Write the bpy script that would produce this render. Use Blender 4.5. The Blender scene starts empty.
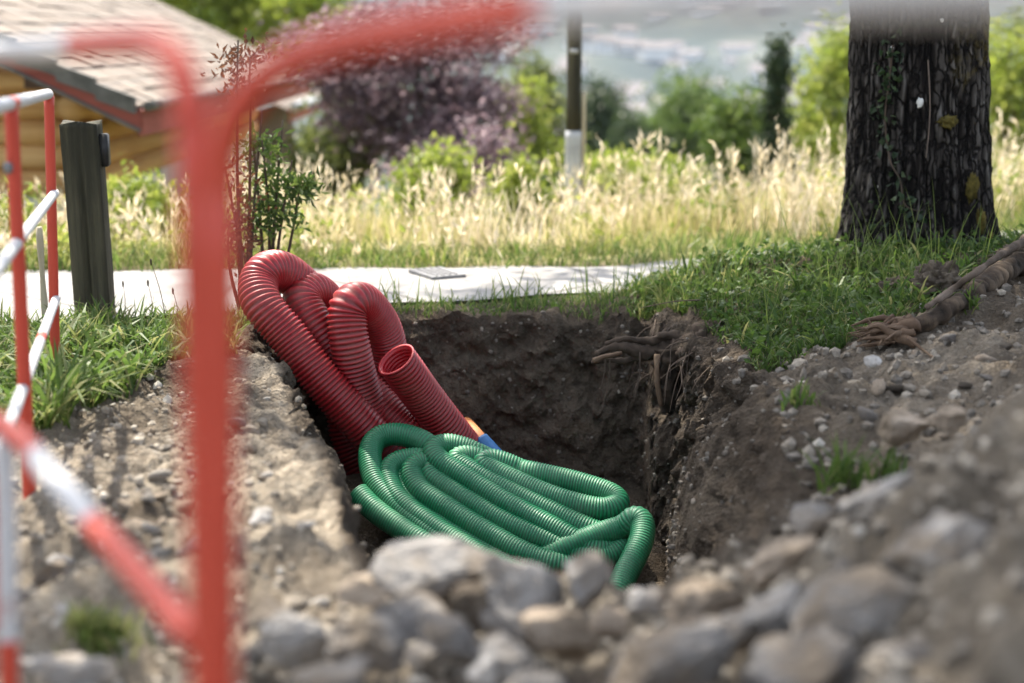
import bpy, bmesh, math, random
import numpy as np
from mathutils import Vector, Matrix

R = math.radians
random.seed(7)
rng = np.random.default_rng(11)
S = bpy.context.scene
COL = S.collection

# ------------------------------------------------------------------ camera, world, sun, exposure
FPX = 1422.2
PITCH = R(12.0)
cam_d = bpy.data.cameras.new('camera')
cam_d.lens = 50.0
cam_d.sensor_width = 36.0
cam_d.clip_start = 0.05
cam_d.clip_end = 9000
cam_d.dof.use_dof = True
cam_d.dof.focus_distance = 4.55
cam_d.dof.aperture_fstop = 1.4
cam = bpy.data.objects.new('camera', cam_d)
cam.location = (0, 0, 1.0)
cam.rotation_euler = (R(90) - PITCH, 0, 0)
COL.objects.link(cam)
S.camera = cam

SUN_TO = Vector((-0.34, 0.56, 1.0)).normalized()      # direction towards the sun
SUN_EL = math.asin(SUN_TO.z)
SUN_AZ = math.atan2(SUN_TO.x, SUN_TO.y)
w = bpy.data.worlds.new('World')
S.world = w
w.use_nodes = True
nt = w.node_tree
bg = nt.nodes['Background']
sky = nt.nodes.new('ShaderNodeTexSky')
sky.sky_type = 'NISHITA'
sky.sun_disc = False
sky.sun_elevation = SUN_EL
sky.sun_rotation = SUN_AZ
sky.dust_density = 3.0
sky.air_density = 0.9
sky.ozone_density = 0.4
hs = nt.nodes.new('ShaderNodeHueSaturation')        # sky desaturated so that the shade turns less blue
hs.inputs['Saturation'].default_value = 0.5
nt.links.new(sky.outputs[0], hs.inputs['Color'])
nt.links.new(hs.outputs[0], bg.inputs[0])
bg.inputs[1].default_value = 0.15

sun_d = bpy.data.lights.new('sun', 'SUN')
sun_d.energy = 4.6
sun_d.angle = R(0.53)
sun_d.color = (1.0, 0.92, 0.8)
sun = bpy.data.objects.new('sun', sun_d)
sun.rotation_euler = SUN_TO.to_track_quat('Z', 'Y').to_euler()
COL.objects.link(sun)

S.view_settings.view_transform = 'Standard'
S.view_settings.look = 'None'
S.view_settings.exposure = 1.7
S.view_settings.gamma = 1.0
S.cycles.max_bounces = 6
S.cycles.diffuse_bounces = 3
S.cycles.glossy_bounces = 2
S.cycles.transmission_bounces = 4
S.cycles.transparent_max_bounces = 6
S.cycles.caustics_reflective = False
S.cycles.caustics_refractive = False

# ------------------------------------------------------------------ helpers
def px(u, v, Y):
    c, s = math.cos(PITCH), math.sin(PITCH)
    b = (v - 341.5) / FPX
    dy = c - b * s
    k = Y / dy
    return Vector(((u - 512) / FPX * k, Y, 1.0 + (-s - b * c) * k))

def _hash(ix, iy, iz, seed):
    h = (ix.astype(np.int64) * 374761393 + iy.astype(np.int64) * 668265263 + iz.astype(np.int64) * 2147483647 + seed * 974711) & 0xFFFFFFFF
    h = ((h ^ (h >> 13)) * 1274126177) & 0xFFFFFFFF
    h = ((h ^ (h >> 16)) * 2246822519) & 0xFFFFFFFF
    return ((h ^ (h >> 15)) & 0xFFFFFF) / float(0xFFFFFF)

def vnoise(x, y, z, seed=0):
    x, y, z = np.broadcast_arrays(np.asarray(x, float), np.asarray(y, float), np.asarray(z, float))
    ix, iy, iz = np.floor(x), np.floor(y), np.floor(z)
    fx, fy, fz = x - ix, y - iy, z - iz
    fx, fy, fz = [f * f * f * (f * (f * 6 - 15) + 10) for f in (fx, fy, fz)]
    r = 0
    for a in (0, 1):
        for b in (0, 1):
            for c in (0, 1):
                wgt = (fx if a else 1 - fx) * (fy if b else 1 - fy) * (fz if c else 1 - fz)
                r = r + wgt * _hash(ix + a, iy + b, iz + c, seed)
    return r * 2 - 1

def fbm(x, y, z, oct=4, seed=0, gain=0.5):
    a, f, r = 1.0, 1.0, 0
    for o in range(oct):
        r = r + a * vnoise(np.asarray(x) * f, np.asarray(y) * f, np.asarray(z) * f, seed + o * 17)
        a *= gain
        f *= 2.03
    return r

def sst(a, b, x):
    t = np.clip((np.asarray(x, float) - a) / (b - a), 0, 1)
    return t * t * (3 - 2 * t)

class MB:
    """collects geometry for ONE mesh object"""
    def __init__(self):
        self.V, self.F, self.M, self.T, self.n = [], [], [], [], 0
    def add(self, V, F, mi=0, tint=None):
        V = np.asarray(V, float).reshape(-1, 3)
        self.V.append(V)
        if tint is None:
            tint = np.zeros(len(V))
        self.T.append(np.broadcast_to(np.asarray(tint, float), (len(V),)))
        for f in (F if isinstance(F, list) else [F]):
            f = np.asarray(f, np.int64)
            if len(f):
                self.F.append(f + self.n)
                self.M.append(np.full(len(f), mi))
        self.n += len(V)
        return self
    def build(self, name, mats, parent=None, smooth=True, attrs=None):
        me = bpy.data.meshes.new(name)
        V = np.concatenate(self.V).astype(np.float32)
        me.vertices.add(len(V))
        me.vertices.foreach_set('co', V.ravel())
        loops = np.concatenate([f.ravel() for f in self.F]).astype(np.int32)
        cnt = np.concatenate([np.full(len(f), f.shape[1]) for f in self.F]).astype(np.int32)
        start = np.concatenate([[0], np.cumsum(cnt)[:-1]]).astype(np.int32)
        me.loops.add(len(loops))
        me.loops.foreach_set('vertex_index', loops)
        me.polygons.add(len(cnt))
        me.polygons.foreach_set('loop_start', start)
        me.polygons.foreach_set('loop_total', cnt)
        me.polygons.foreach_set('material_index', np.concatenate(self.M).astype(np.int32))
        me.polygons.foreach_set('use_smooth', np.full(len(cnt), smooth))
        a = me.attributes.new('tint', 'FLOAT', 'POINT')
        a.data.foreach_set('value', np.concatenate(self.T).astype(np.float32))
        for k, val in (attrs or {}).items():
            a = me.attributes.new(k, 'FLOAT', 'POINT')
            a.data.foreach_set('value', np.asarray(val, np.float32))
        me.update(calc_edges=True)
        me.validate()
        for m in (mats if isinstance(mats, (list, tuple)) else [mats]):
            me.materials.append(m)
        o = bpy.data.objects.new(name, me)
        COL.objects.link(o)
        if parent is not None:
            o.parent = parent
        return o

def rebase(o, loc):
    """move a single-mesh thing's origin to loc without moving its geometry"""
    o.data.transform(Matrix.Translation(-Vector(loc)))
    o.location = loc
    return o

def tag(o, label, cat, group=None):
    o['label'] = label
    o['category'] = cat
    if group:
        o['group'] = group
    return o

def empty(name, label, cat, loc=(0, 0, 0), rz=0, group=None):
    o = bpy.data.objects.new(name, None)
    COL.objects.link(o)
    o.location = loc
    o.rotation_euler = (0, 0, rz)
    return tag(o, label, cat, group)

def keep(parts, root):
    """parts were built in world space: parent them keeping the place"""
    inv = Matrix.LocRotScale(root.location, root.rotation_euler, None).inverted()
    for p in parts:
        p.parent = root
        p.matrix_parent_inverse = inv

def box(cx, cy, cz, sx, sy, sz, rz=0.0, bev=0.0):
    bm = bmesh.new()
    bmesh.ops.create_cube(bm, size=1)
    bmesh.ops.scale(bm, vec=(sx, sy, sz), verts=bm.verts)
    if bev:
        bmesh.ops.bevel(bm, geom=bm.edges, offset=bev, segments=2, affect='EDGES')
    bmesh.ops.rotate(bm, matrix=Matrix.Rotation(rz, 3, 'Z'), verts=bm.verts)
    bmesh.ops.translate(bm, vec=(cx, cy, cz), verts=bm.verts)
    return bm_arrays(bm)

def bm_arrays(bm):
    bm.verts.index_update()
    V = np.array([v.co[:] for v in bm.verts])
    tri = [[v.index for v in f.verts] for f in bm.faces if len(f.verts) == 3]
    quad = [[v.index for v in f.verts] for f in bm.faces if len(f.verts) == 4]
    F = [np.array(t) for t in (tri, quad) if t]
    for f in bm.faces:
        if len(f.verts) > 4:
            ids = [v.index for v in f.verts]
            F.append(np.array([[ids[0], ids[i], ids[i + 1]] for i in range(1, len(ids) - 1)]))
    bm.free()
    return V, F

def spline(pts, step):
    """Catmull-Rom through pts, resampled at even step"""
    P = np.array([tuple(p) for p in pts], float)
    P = np.vstack([2 * P[0] - P[1], P, 2 * P[-1] - P[-2]])
    out = []
    for i in range(1, len(P) - 2):
        t = np.linspace(0, 1, 24, endpoint=False)[:, None]
        a, b, c, d = P[i - 1], P[i], P[i + 1], P[i + 2]
        out.append(0.5 * ((2 * b) + (c - a) * t + (2 * a - 5 * b + 4 * c - d) * t * t + (3 * b - a - 3 * c + d) * t ** 3))
    out.append(P[-2][None])
    Q = np.vstack(out)
    L = np.concatenate([[0], np.cumsum(np.linalg.norm(np.diff(Q, axis=0), axis=1))])
    n = max(2, int(L[-1] / step) + 1)
    s = np.linspace(0, L[-1], n)
    return np.stack([np.interp(s, L, Q[:, k]) for k in range(3)], 1), s

def smooth_path(Q, it):
    for _ in range(it):
        Q = Q.copy()
        Q[1:-1] = 0.25 * Q[:-2] + 0.5 * Q[1:-1] + 0.25 * Q[2:]
    return Q

def tube(Q, rad, sides=12, cap=True):
    """swept tube, parallel transported; rad scalar or per-ring array"""
    Q = np.asarray(Q, float)
    n = len(Q)
    rad = np.broadcast_to(np.asarray(rad, float), (n,))
    T = np.gradient(Q, axis=0)
    T /= np.linalg.norm(T, axis=1)[:, None] + 1e-12
    ref = np.array([0, 0, 1.0]) if abs(T[0][2]) < 0.9 else np.array([1.0, 0, 0])
    N = np.zeros_like(Q)
    v = ref - T[0] * ref.dot(T[0])
    N[0] = v / np.linalg.norm(v)
    for i in range(1, n):
        v = N[i - 1] - T[i] * N[i - 1].dot(T[i])
        N[i] = v / (np.linalg.norm(v) + 1e-12)
    B = np.cross(T, N)
    a = np.linspace(0, 2 * math.pi, sides, endpoint=False)
    V = Q[:, None, :] + rad[:, None, None] * (np.cos(a)[None, :, None] * N[:, None, :] + np.sin(a)[None, :, None] * B[:, None, :])
    V = V.reshape(-1, 3)
    i = np.arange(n - 1)[:, None]
    j = np.arange(sides)[None, :]
    k = (j + 1) % sides
    F = np.stack([i * sides + j, i * sides + k, (i + 1) * sides + k, (i + 1) * sides + j], -1).reshape(-1, 4)
    Fs = [F]
    if cap:
        V = np.vstack([V, Q[0], Q[-1]])
        jj = np.arange(sides)
        kk = (jj + 1) % sides
        Fs.append(np.stack([np.full(sides, n * sides), kk, jj], 1))
        Fs.append(np.stack([np.full(sides, n * sides + 1), (n - 1) * sides + jj, (n - 1) * sides + kk], 1))
    return V, Fs

def unit(v):
    return v / (np.linalg.norm(v, axis=-1, keepdims=True) + 1e-9)

def leaves(C, D, length, width, droop=0.0, fold=0.15):
    """rhombic leaves, four vertices each, centre line from C along D"""
    C = np.asarray(C, float)
    n = len(C)
    D = unit(np.asarray(D, float))
    rnd = unit(rng.normal(size=(n, 3)))
    W = unit(np.cross(D, rnd))
    Nn = np.cross(W, D)
    length = np.broadcast_to(length, (n,))[:, None]
    width = np.broadcast_to(width, (n,))[:, None]
    v0 = C
    v1 = C + D * length * 0.45 + W * width * 0.5 + Nn * length * fold
    v2 = C + D * length - np.array([0, 0, 1.0]) * length * droop
    v3 = C + D * length * 0.45 - W * width * 0.5 + Nn * length * fold
    V = np.stack([v0, v1, v2, v3], 1).reshape(-1, 3)
    F = np.arange(n * 4).reshape(-1, 4)
    return V, F

def blades(B, H, W, lean, bend=0.5, az=None):
    """grass blades: two quads and a tip, seven vertices less the doubled ones"""
    n = len(B)
    az = rng.uniform(0, 2 * math.pi, n) if az is None else az
    L = np.stack([np.cos(az), np.sin(az), np.zeros(n)], 1)
    fa = az + math.pi / 2 + rng.normal(0, 0.9, n)
    Wd = np.stack([np.cos(fa), np.sin(fa), np.zeros(n)], 1)
    H = np.broadcast_to(H, (n,))[:, None]
    W = np.broadcast_to(W, (n,))[:, None]
    lean = np.broadcast_to(lean, (n,))[:, None]
    up = np.array([0, 0, 1.0])
    def pos(t):
        k = lean * (t * (1 - bend) + bend * t * t * 1.3)
        return B + H * (up * (t - 0.35 * k * k * t) + L * k)
    p0, p1, p2, p3 = pos(0.0), pos(0.4), pos(0.75), pos(1.0)
    V = np.stack([p0 - Wd * W * 0.4, p0 + Wd * W * 0.4, p1 - Wd * W * 0.5, p1 + Wd * W * 0.5, p2 - Wd * W * 0.35, p2 + Wd * W * 0.35, p3], 1).reshape(-1, 3)
    o = (np.arange(n) * 7)[:, None]
    Q = np.concatenate([o + np.array([[0, 1, 3, 2]]), o + np.array([[2, 3, 5, 4]])])
    T = o + np.array([[4, 5, 6]])
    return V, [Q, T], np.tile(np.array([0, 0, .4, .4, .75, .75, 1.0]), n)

# ------------------------------------------------------------------ materials
def new_mat(name):
    m = bpy.data.materials.new(name)
    m.use_nodes = True
    return m, m.node_tree, m.node_tree.nodes['Principled BSDF']

def N(t, kind, **kw):
    n = t.nodes.new(kind)
    for k, v in kw.items():
        setattr(n, k, v)
    return n

def ramp(t, fac, stops, interp='LINEAR'):
    n = t.nodes.new('ShaderNodeValToRGB')
    n.color_ramp.interpolation = interp
    e = n.color_ramp.elements
    while len(e) < len(stops):
        e.new(0.5)
    for i, (p, c) in enumerate(stops):
        e[i].position = p
        e[i].color = (*c, 1) if len(c) == 3 else c
    t.links.new(fac, n.inputs[0])
    return n.outputs[0]

def noise(t, vec, scale, detail=5, rough=0.6, dist=0.0):
    n = t.nodes.new('ShaderNodeTexNoise')
    n.inputs['Scale'].default_value = scale
    n.inputs['Detail'].default_value = detail
    n.inputs['Roughness'].default_value = rough
    n.inputs['Distortion'].default_value = dist
    if vec is not None:
        t.links.new(vec, n.inputs['Vector'])
    return n.outputs['Fac']

def mix(t, fac, a, b, mode='MIX'):
    n = t.nodes.new('ShaderNodeMix')
    n.data_type = 'RGBA'
    n.blend_type = mode
    for sock, val in ((n.inputs[0], fac), (n.inputs[6], a), (n.inputs[7], b)):
        if isinstance(val, (int, float)):
            sock.default_value = val
        elif isinstance(val, tuple):
            sock.default_value = (*val, 1)
        else:
            t.links.new(val, sock)
    return n.outputs[2]

def math_n(t, op, a, b=0.5):
    n = t.nodes.new('ShaderNodeMath')
    n.operation = op
    for s, v in zip(n.inputs, (a, b)):
        if isinstance(v, (int, float)):
            s.default_value = v
        else:
            t.links.new(v, s)
    return n.outputs[0]

def bump(t, p, h, strength, dist, prev=None):
    n = t.nodes.new('ShaderNodeBump')
    n.inputs['Strength'].default_value = strength
    n.inputs['Distance'].default_value = dist
    t.links.new(h, n.inputs['Height'])
    if prev is not None:
        t.links.new(prev, n.inputs['Normal'])
    t.links.new(n.outputs[0], p.inputs['Normal'])
    return n.outputs[0]

def mapping(t, vec, scale):
    n = t.nodes.new('ShaderNodeMapping')
    n.inputs['Scale'].default_value = scale
    t.links.new(vec, n.inputs['Vector'])
    return n.outputs[0]

def leaf_mat(name, stops, trans=0.45, rough=0.5, spec=0.3):
    m, t, p = new_mat(name)
    a = N(t, 'ShaderNodeAttribute', attribute_name='tint')
    col = ramp(t, a.outputs['Fac'], stops)
    t.links.new(col, p.inputs['Base Color'])
    p.inputs['Roughness'].default_value = rough
    p.inputs['Specular IOR Level'].default_value = spec
    tr = N(t, 'ShaderNodeBsdfTranslucent')
    t.links.new(col, tr.inputs['Color'])
    ms = N(t, 'ShaderNodeMixShader')
    ms.inputs[0].default_value = trans
    t.links.new(p.outputs[0], ms.inputs[1])
    t.links.new(tr.outputs[0], ms.inputs[2])
    t.links.new(ms.outputs[0], t.nodes['Material Output'].inputs['Surface'])
    return m

def noisy_mat(name, stops, scale=8, rough=0.8, bstr=0.5, bdist=0.01, detail=6, spec=0.3, bscale=None, stretch=None, dist=0.0):
    m, t, p = new_mat(name)
    tc = N(t, 'ShaderNodeTexCoord')
    vec = tc.outputs['Object']
    if stretch:
        vec = mapping(t, vec, stretch)
    f = noise(t, vec, scale, detail, 0.65, dist)
    t.links.new(ramp(t, f, stops), p.inputs['Base Color'])
    p.inputs['Roughness'].default_value = rough
    p.inputs['Specular IOR Level'].default_value = spec
    if bstr:
        bump(t, p, noise(t, vec, bscale or scale * 3, detail, 0.7), bstr, bdist)
    return m

MAT = {}

def soil_material():
    m, t, p = new_mat('soil')
    geo = N(t, 'ShaderNodeNewGeometry')
    pos = geo.outputs['Position']
    big = noise(t, pos, 3.0, 6, 0.6)
    fine = noise(t, pos, 38, 8, 0.75)
    soil = mix(t, fine, ramp(t, big, [(0.3, (0.048, 0.037, 0.027)), (0.55, (0.105, 0.083, 0.061)), (0.75, (0.2, 0.163, 0.12))]),
               ramp(t, fine, [(0.3, (0.035, 0.027, 0.02)), (0.6, (0.145, 0.117, 0.087)), (0.8, (0.32, 0.27, 0.21))]))
    sx_ = N(t, 'ShaderNodeSeparateXYZ')
    t.links.new(pos, sx_.inputs[0])
    lay = math_n(t, 'ADD', sx_.outputs[2], math_n(t, 'MULTIPLY', big, 0.25))
    soil = mix(t, ramp(t, lay, [(0.0, (0, 0, 0)), (0.08, (.55,) * 3), (0.2, (.0,) * 3)]), soil, (0.045, 0.033, 0.024))
    soil = mix(t, ramp(t, noise(t, mapping(t, pos, (1, 1, 6)), 2.5, 6, 0.7), [(0.5, (0, 0, 0)), (0.7, (.4,) * 3)]), soil, (0.15, 0.108, 0.07))
    grav = ramp(t, noise(t, pos, 9, 8, 0.7), [(0.3, (0.18, 0.145, 0.105)), (0.5, (0.36, 0.302, 0.225)), (0.68, (0.56, 0.49, 0.385))])
    vo = N(t, 'ShaderNodeTexVoronoi')
    vo.inputs['Scale'].default_value = 95
    t.links.new(pos, vo.inputs['Vector'])
    peb = ramp(t, vo.outputs['Color'], [(0.1, (0.13, 0.11, 0.095)), (0.5, (0.29, 0.26, 0.22)), (0.9, (0.5, 0.47, 0.42))])
    grav = mix(t, 0.22, grav, peb)
    ag = N(t, 'ShaderNodeAttribute', attribute_name='gravel')
    asp = N(t, 'ShaderNodeAttribute', attribute_name='spoil')
    am = N(t, 'ShaderNodeAttribute', attribute_name='meadow')
    af = N(t, 'ShaderNodeAttribute', attribute_name='far')
    c1 = mix(t, ag.outputs['Fac'], soil, grav)
    spo = ramp(t, noise(t, pos, 7, 9, 0.72), [(0.32, (0.06, 0.054, 0.046)), (0.5, (0.185, 0.156, 0.12)), (0.62, (0.3, 0.262, 0.208)), (0.75, (0.47, 0.415, 0.335))])
    c1 = mix(t, asp.outputs['Fac'], c1, spo)
    mead = ramp(t, noise(t, pos, 1.2, 6, 0.7), [(0.3, (0.13, 0.14, 0.045)), (0.55, (0.28, 0.25, 0.11)), (0.75, (0.4, 0.35, 0.19))])
    c2 = mix(t, am.outputs['Fac'], c1, mead)
    valley = ramp(t, noise(t, pos, 0.03, 6, 0.6), [(0.35, (0.016, 0.034, 0.016)), (0.5, (0.04, 0.06, 0.028)), (0.65, (0.1, 0.1, 0.06))])
    c3 = mix(t, af.outputs['Fac'], c2, valley)
    t.links.new(c3, p.inputs['Base Color'])
    p.inputs['Roughness'].default_value = 0.95
    p.inputs['Specular IOR Level'].default_value = 0.15
    b1 = bump(t, p, noise(t, pos, 16, 10, 0.78), 0.8, 0.035)
    near = math_n(t, 'SUBTRACT', 1.0, af.outputs['Fac'])
    n2 = N(t, 'ShaderNodeBump')
    n2.inputs['Distance'].default_value = 0.006
    t.links.new(near, n2.inputs['Strength'])
    t.links.new(vo.outputs['Distance'], n2.inputs['Height'])
    t.links.new(b1, n2.inputs['Normal'])
    t.links.new(n2.outputs[0], p.inputs['Normal'])
    return m

MAT['soil'] = soil_material()
MAT['path'] = noisy_mat('path_concrete', [(0.3, (0.13, 0.127, 0.122)), (0.46, (0.21, 0.206, 0.2)), (0.58, (0.245, 0.241, 0.235)), (0.75, (0.3, 0.296, 0.288))], 4.5, 0.9, 0.5, 0.006, detail=10, bscale=80)
MAT['hill'] = noisy_mat('wooded_hillside', [(0.36, (0.008, 0.018, 0.014)), (0.5, (0.022, 0.034, 0.024)), (0.62, (0.06, 0.066, 0.045)), (0.75, (0.16, 0.155, 0.13))], 0.012, 0.95, 0, detail=9)

def rock_mat(name, a, b, c, scale=14):
    m, t, p = new_mat(name)
    tc = N(t, 'ShaderNodeTexCoord')
    oi = N(t, 'ShaderNodeObjectInfo')
    v = N(t, 'ShaderNodeVectorMath', operation='ADD')
    t.links.new(tc.outputs['Object'], v.inputs[0])
    t.links.new(oi.outputs['Location'], v.inputs[1])
    f = noise(t, v.outputs[0], scale, 9, 0.7, 0.4)
    f2 = noise(t, v.outputs[0], scale * 9, 4, 0.8)
    col = ramp(t, f, [(0.28, a), (0.52, b), (0.72, c)])
    col = mix(t, 0.35, col, ramp(t, f2, [(0.35, a), (0.65, c)]))
    col = mix(t, ramp(t, noise(t, v.outputs[0], scale * .6, 7, 0.7), [(0.44, (0, 0, 0)), (0.6, (.85,) * 3)]), col, (0.19, 0.15, 0.107))
    t.links.new(col, p.inputs['Base Color'])
    p.inputs['Roughness'].default_value = 0.9
    p.inputs['Specular IOR Level'].default_value = 0.25
    b1 = bump(t, p, f2, 0.35, 0.006)
    bump(t, p, noise(t, v.outputs[0], scale * 2.5, 8, 0.75), 0.6, 0.02, b1)
    return m

MAT['rock_grey'] = rock_mat('grey_rock', (0.11, 0.103, 0.095), (0.26, 0.247, 0.23), (0.45, 0.43, 0.405))
MAT['rock_tan'] = rock_mat('tan_rock', (0.18, 0.14, 0.10), (0.36, 0.29, 0.22), (0.52, 0.45, 0.37))
MAT['rock_dark'] = rock_mat('dark_rock', (0.075, 0.07, 0.066), (0.175, 0.166, 0.157), (0.32, 0.305, 0.288))
MAT['rock_pale'] = rock_mat('pale_rock', (0.32, 0.3, 0.275), (0.5, 0.48, 0.45), (0.66, 0.64, 0.61))
MAT['clod'] = noisy_mat('soil_clod', [(0.3, (0.05, 0.04, 0.03)), (0.5, (0.12, 0.095, 0.07)), (0.72, (0.24, 0.2, 0.155))], 25, 0.95, 0.9, 0.02, detail=8)

def gravel_material():
    m, t, p = new_mat('gravel_stones')
    a = N(t, 'ShaderNodeAttribute', attribute_name='tint')
    geo = N(t, 'ShaderNodeNewGeometry')
    c = ramp(t, a.outputs['Fac'], [(0, (0.06, 0.048, 0.036)), (0.35, (0.17, 0.138, 0.1)), (0.7, (0.33, 0.285, 0.22)), (1, (0.58, 0.54, 0.47))])
    c = mix(t, 0.4, c, ramp(t, noise(t, geo.outputs['Position'], 60, 6, 0.7), [(0.3, (0.08, 0.07, 0.06)), (0.7, (0.45, 0.42, 0.37))]))
    t.links.new(c, p.inputs['Base Color'])
    p.inputs['Roughness'].default_value = 0.92
    p.inputs['Specular IOR Level'].default_value = 0.2
    return m
MAT['gravel'] = gravel_material()

def pipe_mat(name, base, dirt, rough, dustf):
    m, t, p = new_mat(name)
    geo = N(t, 'ShaderNodeNewGeometry')
    a = N(t, 'ShaderNodeAttribute', attribute_name='tint')
    f = noise(t, geo.outputs['Position'], 7, 9, 0.78)
    f2 = noise(t, geo.outputs['Position'], 120, 3, 0.7)
    f3 = noise(t, geo.outputs['Position'], 30, 6, 0.75)
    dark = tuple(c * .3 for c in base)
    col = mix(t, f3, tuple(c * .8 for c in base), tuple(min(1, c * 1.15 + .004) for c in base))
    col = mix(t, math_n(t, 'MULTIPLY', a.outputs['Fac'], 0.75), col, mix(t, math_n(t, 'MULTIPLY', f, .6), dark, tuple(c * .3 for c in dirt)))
    col = mix(t, ramp(t, f, [(0.47, (0, 0, 0)), (0.78, (dustf,) * 3)]), col, dirt)
    col = mix(t, ramp(t, f3, [(0.6, (0, 0, 0)), (0.72, (dustf * .8,) * 3)]), col, tuple(c * .55 for c in dirt))
    col = mix(t, ramp(t, f2, [(0.62, (0, 0, 0)), (0.75, (0.3,) * 3)]), col, dirt)
    t.links.new(col, p.inputs['Base Color'])
    t.links.new(ramp(t, f, [(0.3, (rough,) * 3), (0.75, (min(1, rough + 0.4),) * 3)]), p.inputs['Roughness'])
    p.inputs['Specular IOR Level'].default_value = 0.5
    return m
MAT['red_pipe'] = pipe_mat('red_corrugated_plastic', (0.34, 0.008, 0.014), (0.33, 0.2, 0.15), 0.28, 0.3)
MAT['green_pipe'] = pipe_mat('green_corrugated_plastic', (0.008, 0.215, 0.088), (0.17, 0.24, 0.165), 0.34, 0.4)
MAT['orange_pipe'] = pipe_mat('orange_plastic', (0.55, 0.2, 0.06), (0.3, 0.2, 0.14), 0.4, 0.3)
MAT['blue_pipe'] = pipe_mat('blue_plastic', (0.02, 0.13, 0.35), (0.2, 0.2, 0.2), 0.4, 0.3)
MAT['black'] = noisy_mat('black_plastic', [(0.3, (0.012, 0.012, 0.012)), (0.7, (0.03, 0.03, 0.03))], 20, 0.5, 0.1, 0.001)

def paint_mat(name, base, chip, amount):
    m, t, p = new_mat(name)
    geo = N(t, 'ShaderNodeNewGeometry')
    f = noise(t, geo.outputs['Position'], 26, 8, 0.75)
    g = noise(t, geo.outputs['Position'], 5, 4, 0.6)
    col = mix(t, ramp(t, g, [(0.3, (0, 0, 0)), (0.8, (0.5,) * 3)]), base, tuple(min(1, c * 1.25 + 0.015) for c in base))
    col = mix(t, ramp(t, f, [(0.66 - amount, (0, 0, 0)), (0.72 - amount, (0.85,) * 3)]), col, chip)
    t.links.new(col, p.inputs['Base Color'])
    p.inputs['Roughness'].default_value = 0.5
    p.inputs['Specular IOR Level'].default_value = 0.3
    bump(t, p, f, 0.15, 0.001)
    return m
MAT['red_paint'] = paint_mat('red_barrier_paint', (0.39, 0.045, 0.024), (0.24, 0.12, 0.08), 0.0)
MAT['white_paint'] = paint_mat('white_barrier_paint', (0.41, 0.415, 0.425), (0.3, 0.16, 0.135), 0.09)

def bark_material(name, stops, scale=7, mossy=False):
    m, t, p = new_mat(name)
    geo = N(t, 'ShaderNodeNewGeometry')
    a = N(t, 'ShaderNodeAttribute', attribute_name='tint')
    v = mapping(t, geo.outputs['Position'], (1, 1, 0.3))
    f = noise(t, v, scale * 3, 8, 0.7, 0.3)
    h = math_n(t, 'ADD', math_n(t, 'MULTIPLY', a.outputs['Fac'], 0.55), math_n(t, 'MULTIPLY', f, 0.5))
    if mossy:
        nz_ = N(t, 'ShaderNodeTexNoise')
        nz_.inputs['Scale'].default_value = 14
        t.links.new(geo.outputs['Position'], nz_.inputs['Vector'])
        va = N(t, 'ShaderNodeVectorMath', operation='MULTIPLY_ADD')
        t.links.new(nz_.outputs['Color'], va.inputs[0])
        va.inputs[1].default_value = (.05, .05, .05)
        t.links.new(v, va.inputs[2])
        vo = N(t, 'ShaderNodeTexVoronoi', feature='DISTANCE_TO_EDGE')
        vo.inputs['Scale'].default_value = 34
        t.links.new(va.outputs[0], vo.inputs['Vector'])
        plate = ramp(t, vo.outputs['Distance'], [(0.0, (0, 0, 0)), (0.16, (.85,) * 3), (0.5, (1, 1, 1))])
        h = math_n(t, 'MULTIPLY', h, math_n(t, 'ADD', math_n(t, 'MULTIPLY', plate, 0.6), 0.45))
    col = ramp(t, h, stops)
    if mossy:
        g = noise(t, geo.outputs['Position'], 4.5, 6, 0.75)
        x = N(t, 'ShaderNodeSeparateXYZ')
        t.links.new(geo.outputs['Position'], x.inputs[0])
        right = N(t, 'ShaderNodeMapRange')
        right.inputs[1].default_value = 1.6
        right.inputs[2].default_value = 1.85
        t.links.new(x.outputs[0], right.inputs[0])
        mm = math_n(t, 'MULTIPLY', ramp(t, g, [(0.56, (0, 0, 0)), (0.66, (1, 1, 1))]), right.outputs[0])
        col = mix(t, mm, col, (0.12, 0.09, 0.018))
        lw = ramp(t, noise(t, geo.outputs['Position'], 16, 6, 0.7), [(0.66, (0, 0, 0)), (0.72, (0.6,) * 3)])
        col = mix(t, lw, col, (0.34, 0.34, 0.32))
    t.links.new(col, p.inputs['Base Color'])
    p.inputs['Roughness'].default_value = 0.9
    p.inputs['Specular IOR Level'].default_value = 0.2
    b1 = bump(t, p, f, 0.6, 0.01)
    if mossy:
        bump(t, p, plate, 0.9, 0.012, b1)
    return m
MAT['bark'] = bark_material('tree_bark', [(0.3, (0.004, 0.0033, 0.0026)), (0.52, (0.016, 0.013, 0.011)), (0.72, (0.055, 0.049, 0.043)), (0.92, (0.17, 0.16, 0.148))], 7, True)
MAT['twig'] = bark_material('twig_bark', [(0.2, (0.03, 0.022, 0.016)), (0.5, (0.075, 0.055, 0.04)), (0.8, (0.16, 0.125, 0.1))])
MAT['root'] = bark_material('root_wood', [(0.3, (0.012, 0.009, 0.006)), (0.55, (0.05, 0.036, 0.025)), (0.85, (0.2, 0.148, 0.1))], 10)
MAT['split_wood'] = noisy_mat('splintered_wood', [(0.3, (0.06, 0.034, 0.02)), (0.55, (0.115, 0.075, 0.047)), (0.75, (0.32, 0.225, 0.145))], 9, 0.8, 0.6, 0.006, stretch=(1, 1, 0.3))
MAT['post_wood'] = noisy_mat('weathered_timber', [(0.3, (0.010, 0.010, 0.006)), (0.5, (0.032, 0.03, 0.018)), (0.72, (0.10, 0.09, 0.055))], 14, 0.85, 0.8, 0.012, stretch=(1, 1, 0.07), bscale=30)
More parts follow.
